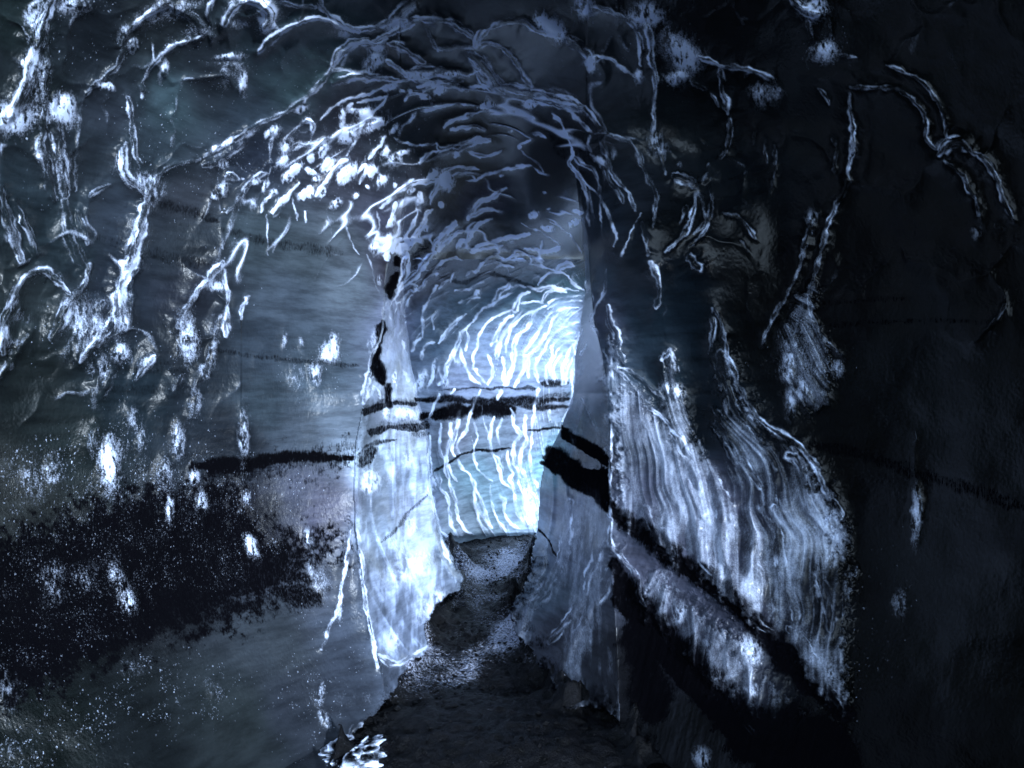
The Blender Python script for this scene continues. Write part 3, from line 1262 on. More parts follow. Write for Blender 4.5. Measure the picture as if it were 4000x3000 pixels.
JL = [(400, 870, 880), (520, 846, 862), (600, 832, 868), (700, 824, 877), (800, 802, 890), (870, 786, 905), (950, 770, 925), (1050, 765, 930),
      (1150, 768, 950), (1250, 783, 1005), (1350, 800, 1010), (1440, 822, 1020), (1560, 840, 1030), (1700, 850, 1040)]
JR = [(400, 1262, 1250), (500, 1268, 1262), (620, 1276, 1262), (700, 1284, 1250), (760, 1300, 1240), (850, 1314, 1235), (930, 1318, 1205), (1000, 1320, 1172),
      (1060, 1320, 1162), (1140, 1320, 1158), (1230, 1322, 1140), (1320, 1328, 1098), (1440, 1335, 1080), (1700, 1345, 1060)]
xap_t = np.interp(VS, [600, 700, 800, 900, 960, 1050, 1150, 1300, 1550, 1700], [1480, 1570, 1600, 1650, 1720, 1780, 1830, 1825, 1822, 1800])[:, None]
xl, xli = tab(JL), tab(JL, 2)
xr, xri = tab(JR), tab(JR, 2)
DNB = DN.copy()
fadeJ = sstep(V, 470, 640)
tl = np.clip((U - xl) / np.maximum(xli - xl, 6), 0, 1) * (U < 1060)
tr = np.clip((xr - U) / np.maximum(xr - xri, 6), 0, 1) * (U >= 1060)
DN = DN + fadeJ * (0.75 * tl ** 1.1 + 0.8 * tr ** 1.05)

# mask of the far part of the tunnel: sharp at its sides, melting into the near roof at its top
wob = 3 * fbm(V / 40, V * 0, 3, 77)
side = np.minimum(U - (xli + wob), (xri + wob) - U)
MV = sstep(V + .12 * (U - 1060), 330, 640)
M = sstep(side, -3, 3) * MV
M = M * (V < 1300)
D = DN * (1 - M) + DF * M
D2 = DNB * (1 - MV) + DF * MV

GROUND_Z = 0.0
tanv = (V - PXH / 2) / 1106 * TAN
DG = np.where(tanv > .02, CZ / np.maximum(tanv, .02), 1e3)
FL = np.array([(955, 1168), (968, 1178), (1000, 1250), (985, 1278), (935, 1310), (920, 1345), (925, 1395), (905, 1420), (880, 1440), (862, 1470), (832, 1510), (805, 1545), (780, 1575), (745, 1600), (735, 1659), (700, 1800),
               (1480, 1800), (1378, 1659), (1370, 1610), (1340, 1580), (1325, 1545), (1290, 1528), (1240, 1530), (1200, 1500), (1165, 1440), (1135, 1390), (1105, 1345), (1098, 1315), (1125, 1285), (1143, 1240), (1155, 1180), (1160, 1142),
               (1080, 1146), (1030, 1150), (985, 1160)], float)


RU = U + 16 * fbm(U / 34, V / 34, 5, 61, .6)
RV = V + 16 * fbm(U / 34, V / 34, 5, 71, .6)
FLM = inpoly(FL, RU, RV)
infine = (U > -60) & (U < 2272) & (V > -60) & (V < 1719)
D = np.where(FLM, np.maximum(D, DG * 1.04 + .1), np.minimum(D, np.where(V > 1100, DG * .97, 1e3)))
M = np.where(FLM, 0, M)

# relief: crests, melt bowls, ripples, grain
px = D * TAN / 1106
lowtun = M
rough = fbm(U / 170, V / 170, 3, 3, .35) * 22 + fbm(U / 26, V / 40, 3, 9) * .7
streak = fbm(U / 9 + .25 * V / 9, V / 70, 3, 13) * 1.0
apron = sstep(V, 900, 1100) * (1 - lowtun)
rough = np.where(infine, rough + streak * (.25 + apron * (U > 770) * (U < 1850)), rough * .5)
grit = fbm(U / 4, V / 5, 2, 23) * .5
fd = np.full(U.shape, 1e3)
wj0, wj1, wi0, wi1 = win(640, 1480, 1120, 1719)
wsl = (slice(wj0, wj1), slice(wi0, wi1))
for k in range(len(FL)):
    fd[wsl] = np.minimum(fd[wsl], segdist(RU[wsl], RV[wsl], FL[k - 1], FL[k])[0])
foot = np.exp(-fd / (16 + 26 * (U > 1060))) * (V > 1200)
ASH_SHADE_M = np.maximum(ASH_SHADE_M, foot * np.clip(.55 + 1.6 * fbm(U / 14, V / 14, 4, 981, .7), 0, .95) * (.6 + .4 * (U > 1060)))


def ridged(x, y, seed, p=3.0):
    n = 1 - np.abs(vnoise(x, y, seed) * 2.0 + .35 * vnoise(x * 2.1, y * 2.1, seed + 7))
    return np.clip(n, 0, 1) ** p


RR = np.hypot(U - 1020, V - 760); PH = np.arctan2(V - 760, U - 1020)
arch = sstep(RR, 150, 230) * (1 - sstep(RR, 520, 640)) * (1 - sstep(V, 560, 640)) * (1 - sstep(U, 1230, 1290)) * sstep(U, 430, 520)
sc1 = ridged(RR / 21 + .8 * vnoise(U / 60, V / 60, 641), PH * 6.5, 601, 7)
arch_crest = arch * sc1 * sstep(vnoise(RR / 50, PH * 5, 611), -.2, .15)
su = U - .0042 * np.maximum(0, 820 - V) ** 2 - .0011 * np.maximum(0, V - 850) ** 2
dens = 15 - 7 * sstep(U, 960, 1240)
far_crest = MV * (side > -80) * (V > 560) * (V < 1160) * ridged((su - 900) / dens + .5 * vnoise(U / 40, V / 60, 651), V / 120, 621, 7) * sstep(vnoise(U / 30, V / 50, 631) + .3 * sstep(U, 1080, 1240), -.1, .25)
UC = U + 26 * fbm(U / 120, V / 110, 2, 663) * sstep(V, 820, 950)
pfold = ridged((UC - 1320) / np.maximum(xap_t - 1320, 60) * 10.5 + .6 * vnoise(U / 90, V / 130, 671), V / 260, 661, 1.6)
pfold2 = ridged((UC - 1320) / np.maximum(xap_t - 1320, 60) * 24, V / 170, 665, 2)
pfold3 = ridged((UC - 1320) / np.maximum(xap_t - 1320, 60) * 60 + .5 * vnoise(U / 30, V / 60, 667), V / 120, 669, 1.5)
jfold = ridged((U - xl) / 24 - .0008 * np.maximum(0, V - 1100) ** 1.5, V / 150, 681, 1.8)
kfold = ridged((xr - U) / np.maximum(xr - xri, 40) * 5.5 + .5 * vnoise(U / 70, V / 90, 693), V / 300, 691, 1.6)
# melt hollows: rounded cups meeting in ridges over the chamber walls
wx = (U + 85 * fbm(U / 110, V / 110, 3, 1001)) / 165; wy = (V + 85 * fbm(U / 110, V / 110, 3, 1011)) / 185
f1 = np.full(U.shape, 9.0); f2 = np.full(U.shape, 9.0)
cxi, cyi = np.floor(wx).astype(np.int64), np.floor(wy).astype(np.int64)
for ox in (-1, 0, 1):
    for oy in (-1, 0, 1):
        qx = cxi + ox + .15 + .7 * hash2(cxi + ox, cyi + oy, 1021); qy = cyi + oy + .15 + .7 * hash2(cxi + ox, cyi + oy, 1031)
        dd = np.hypot(qx - wx, qy - wy)
        f2 = np.where(dd < f1, f1, np.minimum(f2, dd)); f1 = np.minimum(f1, dd)
edge = (f2 - f1) * 75
hm = infine * (1 - M) * (1 - arch) * (1 - sstep(V, 800, 1000)) * (1 - .8 * ((U > 520) & (U < 830) & (V > 450))) * (U < xl - 4) + infine * (U > xr + 4) * (1 - sstep(V, 620, 800))
hm = np.clip(hm, 0, 1) * (1 - .6 * sstep(U, 1250, 1450)) * np.clip(.75 + 1.3 * fbm(U / 120, V / 120, 2, 1051), .15, 1)
HOLL = hm * (13 * np.exp(-np.sqrt(edge ** 2 + 9) / 15) + 10 * f1 ** 2)
GLINT_PAINT = np.maximum(GLINT_PAINT, hm * np.exp(-(edge / 4.5) ** 2) * np.clip(.16 + 1.1 * fbm(U / 40, V / 40, 3, 1041), 0, .5) * (1 - .3 * sstep(U, 1500, 1900)))
CURT = paint(parse(CURTAIN))
JM = ((U > xl) & (U < xli + 5) & (V > 640) & (V < 1500)).astype(float)
KM = ((U > xri - 5) & (U < xr)) * sstep(V, 800, 950)
JAMBTEX = fbm(np.where(U > 1060, (xr - U) / np.maximum(xr - xri, 40) * 26, U / 4), V / 40, 3, 961) * 2.0
fold_rel = (JM + KM) * JAMBTEX + 16 * CURT * pfold + 6 * CURT * pfold2 + 13 * JM * jfold + 13 * KM * kfold
GLINT_PAINT = GLINT_PAINT * (M + (1 - M) * np.clip(.72 + .9 * fbm(U / 45, V / 45, 3, 901), .35, 1.05))
GLINT_PAINT = np.clip(GLINT_PAINT * (1 + .7 * arch) * (1 + .45 * (1 - sstep(V, 180, 330)) * sstep(U, 650, 800)), 0, 1.2)
GLINT_PAINT = GLINT_PAINT * (1 - .22 * (1 - sstep(U, 500, 760)) * sstep(V, 250, 420))
GLINT_PAINT = np.maximum(GLINT_PAINT, arch_crest * 1.0)
GLINT_PAINT_F = np.maximum(GLINT_PAINT * .85, far_crest * .5)
GLINT_PAINT = np.maximum(GLINT_PAINT, CURT * np.clip(.17 + .40 * pfold + .26 * (pfold2 - .3) + .28 * (pfold3 - .5) + .3 * fbm(U / 60, V / 90, 3, 911), 0, .8) * .74)
GLINT_PAINT = np.maximum(GLINT_PAINT, KM * .28 * sstep(V, 940, 1150) * np.clip(kfold * 1.3 - .2 + .9 * fbm((xr - U) / np.maximum(xr - xri, 40) * 26, V / 60, 3, 941), 0, 1))
REL0 = blur1(RELIEF, 3) * 1.1 + arch_crest * 8
REL = REL0 + fold_rel + HOLL
RELF = REL0 + far_crest * 5
D = D - px * (REL - np.where(infine, grit, 0)) - px * rough
D2 = D2 - D2 * TAN / 1106 * (RELF - np.where(infine, grit, 0) + rough)

# ------------------------------------------------------------------ which piece of ice each face belongs to
vtop = np.interp(US, [-3200, 0, 300, 560, 700, 850, 1000, 1150, 1300, 1440, 1600, 1850, 2212, 5400], [-200, 60, 330, 345, 300, 340, 560, 560, 300, 300, 200, 130, 60, -200])[None, :]
REG = np.zeros(U.shape, int)                       # 0 left wall
REG[U > 1060] = 5                                  # right wall
xap = np.interp(VS, [-3400, 700, 900, 960, 1050, 1150, 1300, 1550, 1700], [1340, 1560, 1630, 1720, 1780, 1830, 1825, 1822, 1800])[:, None]
REG[(U > xr) & (U < xap) & (V > 640)] = 4          # curtain at the right
REG[(U <= xr) & (U > 1060) & (V > 560)] = 3        # right pillar
REG[(U >= xl) & (U <= 1060) & (V > 560)] = 1       # bright jamb
REG[(M > .5) & (V >= 560)] = 2
REG[(M > .5) & (V < 560)] = 6                                    # far tunnel wall
REG[V < vtop] = 6                                  # roof
REG[(V < 600) & (REG == 1)] = 1

X3 = (U - PXW / 2) / 1106 * TAN * D
Z3 = CZ - (V - PXH / 2) / 1106 * TAN * D
CO = np.stack([X3, D, Z3], -1)
# vertex normals of the whole surface, so neighbouring pieces shade as one body of ice
du = np.gradient(CO, axis=1); dv = np.gradient(CO, axis=0)
NRM = np.cross(du, dv)
NRM /= np.linalg.norm(NRM, axis=-1, keepdims=True) + 1e-12
flip = (NRM * CO * np.array([1, 1, 1]) - NRM * np.array([0, 0, CZ])).sum(-1) > 0
NRM[flip] *= -1


def normals(C):
    N = np.cross(np.gradient(C, axis=1), np.gradient(C, axis=0))
    N /= np.linalg.norm(N, axis=-1, keepdims=True) + 1e-12
    f = (N * C).sum(-1) - N[..., 2] * CZ > 0
    N[f] *= -1
    return N


CO2 = np.stack([(U - PXW / 2) / 1106 * TAN * D2, D2, CZ - (V - PXH / 2) / 1106 * TAN * D2], -1)
NRM2 = normals(CO2)

keep = ~(FLM[:-1, :-1] & FLM[1:, 1:] & FLM[1:, :-1] & FLM[:-1, 1:])
zc = Z3[:-1, :-1]
# the tunnel bends right behind the pillar: its wall is open there, towards daylight
bend = (side < 3.0) & (side > -3.0) & (U > 1060) & (V > 600) & (V < 1150)
keep &= ~bend[:-1, :-1]
FARF = (side > -45) & (U <= 1060) & (V >= 560) & (V < 1230) | (side > -80) & (U > 1060) & (V >= 560) & (V < 1230)
FARF = FARF & ((V > 640) | (side > -3))
FARF = FARF[:-1, :-1]
keep &= ~((zc < -.6) & (Z3[1:, 1:] < -.6))


# ------------------------------------------------------------------ materials
def nt(name):
    m = bpy.data.materials.new(name)
    m.use_nodes = True
    m.node_tree.nodes.clear()
    return m, m.node_tree


class NB:
    def __init__(s, t): s.t = t
    def n(s, typ, **kw):
        x = s.t.nodes.new(typ)
        for k, v in kw.items(): setattr(x, k, v)
        return x
    def link(s, a, b): s.t.links.new(a, b)
    def math(s, op, a, b=None, c=None, clamp=False):
        x = s.t.nodes.new("ShaderNodeMath"); x.operation = op; x.use_clamp = clamp
        for i, v in enumerate((a, b, c)):
            if v is None: continue
            if isinstance(v, (int, float)): x.inputs[i].default_value = v
            else: s.link(v, x.inputs[i])
        return x.outputs[0]
    def noise(s, vec, scale, detail=2, rough=.5):
        x = s.n("ShaderNodeTexNoise"); x.inputs["Scale"].default_value = scale
        x.inputs["Detail"].default_value = detail; x.inputs["Roughness"].default_value = rough
        s.link(vec, x.inputs["Vector"]); return x.outputs["Fac"]
    def mix(s, fac, a, b):
        x = s.n("ShaderNodeMix", data_type='RGBA')
        for sock, v in ((x.inputs[0], fac), (x.inputs[6], a), (x.inputs[7], b)):
            if isinstance(v, (int, float)): sock.default_value = v
            elif isinstance(v, tuple): sock.default_value = v
            else: s.link(v, sock)
        return x.outputs[2]
    def ramp(s, v, a, b):
        x = s.n("ShaderNodeMapRange"); x.interpolation_type = 'SMOOTHSTEP'
        x.inputs[1].default_value = a; x.inputs[2].default_value = b
        s.link(v, x.inputs[0]); return x.outputs[0]
    def attr(s, name):
        x = s.n("ShaderNodeAttribute"); x.attribute_name = name; return x


def ice_material():
    m, t = nt("glacier ice")
    b = NB(t)
    geo = b.n("ShaderNodeNewGeometry")
    pos = geo.outputs["Position"]
    tone = b.attr("tone").outputs["Color"]
    glint_crust = b.attr("glint_crust").outputs["Fac"]
    ash = b.attr("ash").outputs["Fac"]  # ash layers, plus painted shade in roof and jamb hollows
    # long thin coordinates: melt streaks run down the wall
    mp = b.n("ShaderNodeMapping"); mp.inputs["Scale"].default_value = (1, 1, .28); b.link(pos, mp.inputs[0])
    mh = b.n("ShaderNodeMapping"); mh.inputs["Scale"].default_value = (.22, .22, 1); mh.inputs["Rotation"].default_value = (.05, .1, 0); b.link(pos, mh.inputs[0])
    n1 = b.noise(mp.outputs[0], 150, 3, .7)
    n2 = b.noise(pos, 170, 2, .6)
    n3 = b.noise(pos, 28, 3, .6)
    strat = b.noise(mh.outputs[0], 22, 4, .65)
    # painted crest glints mixed in as pale colour, grainy at the edge
    grain = b.attr("grain").outputs["Fac"]
    na = b.math('ADD', .22, b.math('MULTIPLY', grain, 1.5), clamp=True)
    f = b.math('ADD', glint_crust, b.math('MULTIPLY', na, b.math('MULTIPLY', b.math('SUBTRACT', n1, .5), 1.1)))
    f = b.math('ADD', f, b.math('MULTIPLY', na, b.math('MULTIPLY', b.math('SUBTRACT', n2, .5), 1.1)))
    f = b.math('ADD', f, b.math('MULTIPLY', b.math('SUBTRACT', n3, .5), .35))
    fm = b.math('MULTIPLY', b.ramp(f, .05, .78), b.math('ADD', .35, b.math('MULTIPLY', glint_crust, .9)), clamp=True)
    gate = b.ramp(glint_crust, .02, .2)
    fm = b.math('MULTIPLY', fm, gate)
    # scattered ice grains, their sparkle painted as pale specks
    dens = b.math('MULTIPLY', b.ramp(grain, .08, 1.0), b.math('ADD', .1, b.math('MULTIPLY', b.ramp(b.noise(pos, 11, 4, .65), .38, .66), 1.3)))
    speck = None
    for sc_, amp in ((120, .55), (200, .45)):
        wv = b.n("ShaderNodeTexNoise"); wv.inputs["Scale"].default_value = sc_ * 1.6; b.link(pos, wv.inputs["Vector"])
        wa = b.n("ShaderNodeVectorMath", operation='MULTIPLY_ADD'); wa.inputs[1].default_value = (1.5 / sc_,) * 3
        b.link(wv.outputs["Color"], wa.inputs[0]); b.link(pos, wa.inputs[2])
        mv = b.n("ShaderNodeMapping"); mv.inputs["Scale"].default_value = (1, 1, .55); b.link(wa.outputs[0], mv.inputs[0])
        vo = b.n("ShaderNodeTexVoronoi"); vo.inputs["Scale"].default_value = sc_; b.link(mv.outputs[0], vo.inputs["Vector"])
        sp = b.n("ShaderNodeSeparateColor"); b.link(vo.outputs["Color"], sp.inputs[0])
        hit = b.math('LESS_THAN', sp.outputs[0], b.math('MULTIPLY', dens, 1.0))
        dot = b.math('SUBTRACT', 1.0, b.ramp(vo.outputs["Distance"], .12, .42))
        lev = b.math('ADD', .08, b.math('MULTIPLY', b.math('POWER', sp.outputs[1], 2.0), .8))
        q = b.math('MULTIPLY', b.math('MULTIPLY', hit, dot), b.math('MULTIPLY', lev, amp))
        speck = q if speck is None else b.math('MAXIMUM', speck, q)
    fm = b.math('MAXIMUM', fm, speck)
    am = b.math('ADD', ash, b.math('MULTIPLY', b.math('SUBTRACT', n1, .5), 1.5))
    am = b.ramp(b.math('ADD', am, b.math('MULTIPLY', b.math('SUBTRACT', n3, .5), .5)), .12, .88)
    am = b.math('MULTIPLY', am, b.ramp(ash, .03, .2))
    am = b.math('MULTIPLY', am, b.math('SUBTRACT', 1.0, b.math('MULTIPLY', fm, .8), clamp=True))
    sv = b.math('ADD', .62, b.math('MULTIPLY', b.ramp(strat, .3, .7), .65))
    vm = b.n("ShaderNodeVectorMath", operation='SCALE'); b.link(tone, vm.inputs[0]); b.link(sv, vm.inputs[3])
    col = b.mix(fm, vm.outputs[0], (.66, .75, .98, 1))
    col = b.mix(am, col, (.0016, .0016, .0024, 1))
    bs = b.n("ShaderNodeBsdfPrincipled")
    b.link(col, bs.inputs["Base Color"])
    b.link(b.math('ADD', .25, b.math('MULTIPLY', fm, .08)), bs.inputs["Roughness"])
    bs.inputs["IOR"].default_value = 1.31
    b.link(b.math('SUBTRACT', b.math('ADD', .30, b.math('MULTIPLY', fm, .6)), b.math('MULTIPLY', am, .42), clamp=True), bs.inputs["Specular IOR Level"])
    bp = b.n("ShaderNodeBump"); b.link(b.math('ADD', .16, b.math('MULTIPLY', grain, .6)), bp.inputs["Strength"]); bp.inputs["Distance"].default_value = .006
    hgt = b.math('ADD', b.math('MULTIPLY', n1, .7), b.math('ADD', b.math('MULTIPLY', n2, .5), b.math('MULTIPLY', speck, .8)))
    b.link(hgt, bp.inputs["Height"])
    b.link(bp.outputs[0], bs.inputs["Normal"])
    out = b.n("ShaderNodeOutputMaterial"); b.link(bs.outputs[0], out.inputs[0])
    return m


def ash_material():
    m, t = nt("black volcanic gravel")
    b = NB(t)
    geo = b.n("ShaderNodeNewGeometry"); pos = geo.outputs["Position"]
    glint_crust = b.attr("glint_crust").outputs["Fac"]
    n1 = b.noise(pos, 60, 4, .8); n2 = b.noise(pos, 140, 3, .7); n3 = b.noise(pos, 14, 3, .6)
    f = b.math('ADD', glint_crust, b.math('MULTIPLY', b.math('SUBTRACT', n1, .5), 1.3))
    f = b.math('ADD', f, b.math('MULTIPLY', b.math('SUBTRACT', n2, .5), .8))
    fm = b.math('MULTIPLY', b.ramp(f, .38, .75), b.ramp(glint_crust, .02, .15))
    c0 = b.mix(b.ramp(n3, .35, .65), (.0014, .0016, .0024, 1), (.0042, .0046, .0066, 1))
    col = b.mix(fm, c0, (.5, .55, .72, 1))
    bs = b.n("ShaderNodeBsdfPrincipled")
    b.link(col, bs.inputs["Base Color"])
    bs.inputs["Roughness"].default_value = .45
    bs.inputs["Specular IOR Level"].default_value = .12
    bp = b.n("ShaderNodeBump"); bp.inputs["Strength"].default_value = .9; bp.inputs["Distance"].default_value = .012
    b.link(b.math('ADD', n1, b.math('MULTIPLY', n2, .6)), bp.inputs["Height"])
    b.link(bp.outputs[0], bs.inputs["Normal"])
    out = b.n("ShaderNodeOutputMaterial"); b.link(bs.outputs[0], out.inputs[0])
    return m


ICE = ice_material()
GRAVEL = ash_material()


def mesh_from(name, verts, faces, normals, mat, attrs):
    me = bpy.data.meshes.new(name)
    me.vertices.add(len(verts)); me.vertices.foreach_set("co", verts.astype(np.float32).ravel())
    nf = len(faces)
    me.loops.add(nf * 4); me.loops.foreach_set("vertex_index", faces.astype(np.int32).ravel())
    me.polygons.add(nf)
    me.polygons.foreach_set("loop_start", np.arange(0, nf * 4, 4, dtype=np.int32))
    me.update(calc_edges=True)
    me.polygons.foreach_set("use_smooth", np.ones(nf, bool))
    for k, a in attrs.items():
        if a.ndim == 1:
            at = me.attributes.new(k, 'FLOAT', 'POINT'); at.data.foreach_set("value", a.astype(np.float32))
        else:
            at = me.attributes.new(k, 'FLOAT_COLOR', 'POINT')
            at.data.foreach_set("color", np.concatenate([a, np.ones((len(a), 1))], 1).astype(np.float32).ravel())
    me.materials.append(mat)
    if normals is not None:
        me.normals_split_custom_set_from_vertices(normals.astype(np.float32).tolist() if len(normals) < 10 else normals.astype(np.float32))
    o = bpy.data.objects.new(name, me)
    S.collection.objects.link(o)
    return o


IDX = np.arange(NU * NV).reshape(NV, NU)
FA = np.stack([IDX[:-1, :-1], IDX[1:, :-1], IDX[1:, 1:], IDX[:-1, 1:]], -1)
RF = REG[:-1, :-1]
GAIN = 1.0
PIECES = [
    (0, "ice_wall", "ice wall", "dark left wall of clear slate blue ice with painted crest glints and a sloping black ash layer"),
    (1, "ice_buttress", "ice buttress", "brilliant white ice jamb left of the tunnel mouth crossed by thin ash lines"),
    (2, "tunnel_wall", "ice wall", "pale scalloped ice wall deep inside the tunnel, crossed by a thick black ash band"),
    (3, "ice_pillar", "ice pillar", "grooved grey ice pillar on the right side of the tunnel mouth with two black ash bands"),
    (4, "ice_curtain", "ice curtain", "pleated lavender ice apron flaring right of the pillar above a diagonal black ash band"),
    (5, "ice_wall", "ice wall", "nearly black right wall of ice with a few thin ridges with painted glints"),
    (6, "ice_ceiling", "ice ceiling", "scalloped dark ice roof with glistening crests arching over the tunnel mouth"),
]
co2 = CO2.reshape(-1, 3); nr2 = NRM2.reshape(-1, 3)
co = CO.reshape(-1, 3); nr = NRM.reshape(-1, 3)
ton = TONEC.reshape(-1, 3); fr = GLINT_PAINT.ravel(); frf = GLINT_PAINT_F.ravel(); am_ = ASH_SHADE_M.ravel(); gm_ = GRAINM.ravel()
gain = np.ones(U.shape)
GN = .50 + .22 * (1 - sstep(V, 350, 560)) - .38 * sstep(U, 1300, 1700) + .5 * JM  # regional gain: light falloff painted into the ice tone
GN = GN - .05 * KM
JT = np.clip(.38 + .5 * jfold + 1.1 * fbm(U / 28, V / 90, 3, 951) + .5 * fbm(U / 5, V / 30, 3, 955), .35, 1.1)  # shade between the jamb flutes painted into its tone
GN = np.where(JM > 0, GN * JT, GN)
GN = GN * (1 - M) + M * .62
ROOFP = MV * (1 - sstep(V, 600, 760))
GLINT_PAINT_F = np.clip(GLINT_PAINT_F * (1 + .5 * ROOFP), 0, 1.2)
ton0 = ton
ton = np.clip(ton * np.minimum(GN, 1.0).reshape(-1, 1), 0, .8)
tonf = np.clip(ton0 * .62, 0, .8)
for rid, nm, cat, lab in PIECES:
    far = rid == 2
    sel = FARF if far else keep & (RF == rid)
    band = sel & (ASH_SHADE_M[:-1, :-1] > .55)  # ash bands, on the jamb also a painted shade patch
    if band.sum() < 2500:
        band[:] = False
    root = None
    for part in (False, True):
      pm = band if part else sel & ~band
      if not pm.any():
          continue
      fsel = FA[pm]
      used, inv = np.unique(fsel.ravel(), return_inverse=True)
      o = mesh_from("ash_shade_layer" if part else nm, (co2 if far else co)[used], inv.reshape(-1, 4), (nr2 if far else nr)[used], ICE,
                    {"tone": (tonf if far else ton)[used], "glint_crust": (frf if far else fr)[used], "grain": gm_[used], "ash": am_[used]})  # ash also holds the painted shade of roof and jamb hollows
      if part:
          o.parent = root
          o["label"] = "band of black volcanic ash frozen into the ice, on the jamb also a painted shade patch"
      else:
          root = o
          o["label"] = lab; o["category"] = cat

# ------------------------------------------------------------------ ground: black gravel floor
gx = np.concatenate([np.linspace(-30, -2.6, 30), np.linspace(-2.55, 2.55, 520), np.linspace(2.6, 30, 30)])
gy = np.concatenate([np.linspace(-30, .5, 30), np.geomspace(.6, 9.2, 620), np.linspace(9.3, 40, 20)])
GX, GY = np.meshgrid(gx, gy)
gu = GX / np.maximum(GY, .3) / TAN * 1106 + PXW / 2
gv = CZ / np.maximum(GY, .3) / TAN * 1106 + PXH / 2
near = (GY > .7) & (np.abs(GX) < 2.6) & (GY < 9.2)
GZ = fbm(GX * 1.6, GY * 1.6, 3, 91) * .05 * np.clip(4 / np.maximum(GY, 1), .3, 1) + fbm(GX * 14, GY * 14, 3, 95, .6) * .018 + fbm(GX * 50, GY * 50, 2, 97) * .008


def mound(x, y, rx, ry, h):
    global GZ
    r = ((GX - x) / rx) ** 2 + ((GY - y) / ry) ** 2
    GZ = GZ + h * np.exp(-r ** 1.5)


mound(-.25, 3.25, .55, .5, .10)
mound(.45, 3.0, .5, .3, .05)
mound(-.05, 6.6, .5, .8, .06)



def sample(A, X, Y):
    i = np.clip(np.searchsorted(US, X) - 1, 0, NU - 1); j = np.clip(np.searchsorted(VS, Y) - 1, 0, NV - 1)
    return A[j, i]


gfd = np.where(near & (gv > 1190), sample(fd, gu, gv), 1e3)
GZ = GZ + np.exp(-gfd / 20) * np.clip(.09 + .22 * fbm(GX * 7, GY * 7, 3, 993), 0, .2)
GZ = np.where(near, GZ, GZ * .3) - .02
floor_glint = np.where(near, .6 * sample(GLINT_PAINT, gu, gv), 0)  # glitter of the gravel painted pale
floor_glint = np.maximum(floor_glint, near * (.25 + .75 * sstep(GY, 3.0, 4.4)) * np.clip(.36 + .8 * fbm(GX * 3, GY * 1.5, 3, 971), .05, .6))
# patches of tunnel light on the floor, painted as pale spots
FLOORSPOTS = [(1075, 1215, 60, 26, .55), (1040, 1190, 50, 14, .4), (1060, 1290, 90, 20, .45), (1000, 1360, 60, 40, .3), (1150, 1430, 70, 60, .3), (960, 1440, 60, 40, .2), (860, 1570, 60, 30, .2), (1230, 1480, 60, 50, .35)]
for x, y, rx, ry, bb in FLOORSPOTS:
    floor_glint = np.maximum(floor_glint, bb * np.exp(-(((gu - x) / rx) ** 2 + ((gv - y) / ry) ** 2)))
gi = np.arange(GX.size).reshape(GX.shape)
gf = np.stack([gi[:-1, :-1], gi[:-1, 1:], gi[1:, 1:], gi[1:, :-1]], -1).reshape(-1, 4)
g = mesh_from("ground", np.stack([GX, GY, GZ], -1).reshape(-1, 3), gf, None, GRAVEL, {"glint_crust": np.where(near, floor_glint, 0).ravel()})
g["kind"] = "structure"

# ------------------------------------------------------------------ loose stones on the floor (uncountable) and the crusted ice block
rng = np.random.default_rng(4)
base = np.array([(1, 0, 0), (0, 1, 0), (-1, 0, 0), (0, -1, 0), (0, 0, 1), (0, 0, -1), (.6, .6, .5), (-.6, .6, .4), (-.6, -.6, .5), (.6, -.6, .45)], float)
tri = []
import bmesh
bm = bmesh.new()
for v in base:
    bm.verts.new(v)
bmesh.ops.convex_hull(bm, input=list(bm.verts))
bm.verts.ensure_lookup_table(); bm.verts.index_update()
bv = np.array([v.co[:] for v in bm.verts]); bf = np.array([[v.index for v in f.verts] for f in bm.faces if len(f.verts) == 3])
bm.free()
vs, fs = [], []
cnt = 0


def gz(x, y):
    i = min(max(np.searchsorted(gx, x), 1), len(gx) - 1); j = min(max(np.searchsorted(gy, y), 1), len(gy) - 1)
    return GZ[j, i]


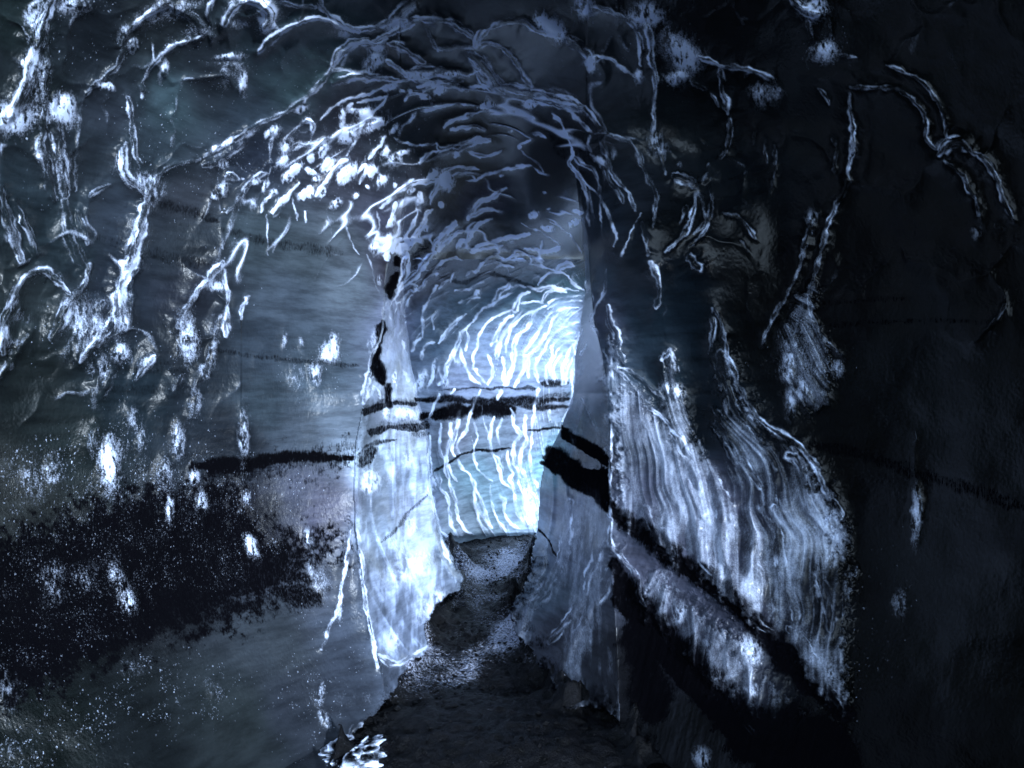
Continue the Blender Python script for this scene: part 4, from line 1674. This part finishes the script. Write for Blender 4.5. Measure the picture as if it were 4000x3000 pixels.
while cnt < 5200:
    y = .9 + 7 * rng.random() ** 1.3
    x = (rng.random() * 2 - 1) * (.9 if y > 3.6 else 1.5)
    if fbm(np.array([x * 3.0]), np.array([y * 3.0]), 2, 55)[0] < -.12 + .25 * rng.random():
        continue
    sz = .004 + .011 * rng.random() ** 3 + (.02 * rng.random() if rng.random() < .012 else 0)
    sc = sz * (0.7 + .6 * rng.random(3)); sc[2] *= .7
    a = rng.random() * 6.28
    R = np.array([[math.cos(a), -math.sin(a), 0], [math.sin(a), math.cos(a), 0], [0, 0, 1]])
    w = (bv * (1 + .25 * (rng.random(bv.shape) - .5)) * sc) @ R.T + np.array([x, y, gz(x, y) + sc[2] * .3])
    fs.append(bf + len(vs) * len(bv)); vs.append(w); cnt += 1
me = bpy.data.meshes.new("gravel")
me.from_pydata(np.concatenate(vs).tolist(), [], np.concatenate(fs).tolist())
me.materials.append(GRAVEL)
o = bpy.data.objects.new("gravel", me); S.collection.objects.link(o)
o["kind"] = "stuff"; o["label"] = "loose black volcanic gravel strewn over the cave floor"

bm = bmesh.new()
bmesh.ops.create_icosphere(bm, subdivisions=6, radius=1)
P = np.array([v.co[:] for v in bm.verts])
n = fbm(P[:, 0] * 1.6 + 4, P[:, 1] * 1.6 + P[:, 2] * 1.3, 4, 71, .55)
n2 = fbm(P[:, 0] * 9, P[:, 1] * 9 + P[:, 2] * 7, 3, 75)
rid = np.clip(1 - np.abs(fbm(P[:, 0] * 2.4 + 1, P[:, 1] * 2.4 + P[:, 2] * 2, 2, 79)) * 5, 0, 1)
Q = P * (1 + .5 * n + .10 * n2 + .16 * rid)[:, None] * np.array([.13, .16, .05])
for v, q in zip(bm.verts, Q):
    v.co = q
me = bpy.data.meshes.new("ice_block")
bm.to_mesh(me); bm.free()
me.polygons.foreach_set("use_smooth", np.ones(len(me.polygons), bool))
nvt = len(me.vertices)
for k, a in (("glint_crust", np.clip(.75 * rid + n2, 0, 1)), ("ash", np.clip(1.0 - 1.0 * rid - n * .8, 0, 1)), ("grain", np.full(nvt, .4))):
    at = me.attributes.new(k, 'FLOAT', 'POINT'); at.data.foreach_set("value", a.astype(np.float32))
at = me.attributes.new("tone", 'FLOAT_COLOR', 'POINT'); at.data.foreach_set("color", np.tile([.12, .14, .18, 1], nvt).astype(np.float32))
me.materials.append(ICE)
o = bpy.data.objects.new("ice_block", me); S.collection.objects.link(o)
o.location = (-.62, 3.05, .03)
o["label"] = "small lump of crusted white ice on the black floor below the left jamb"
o["category"] = "ice block"
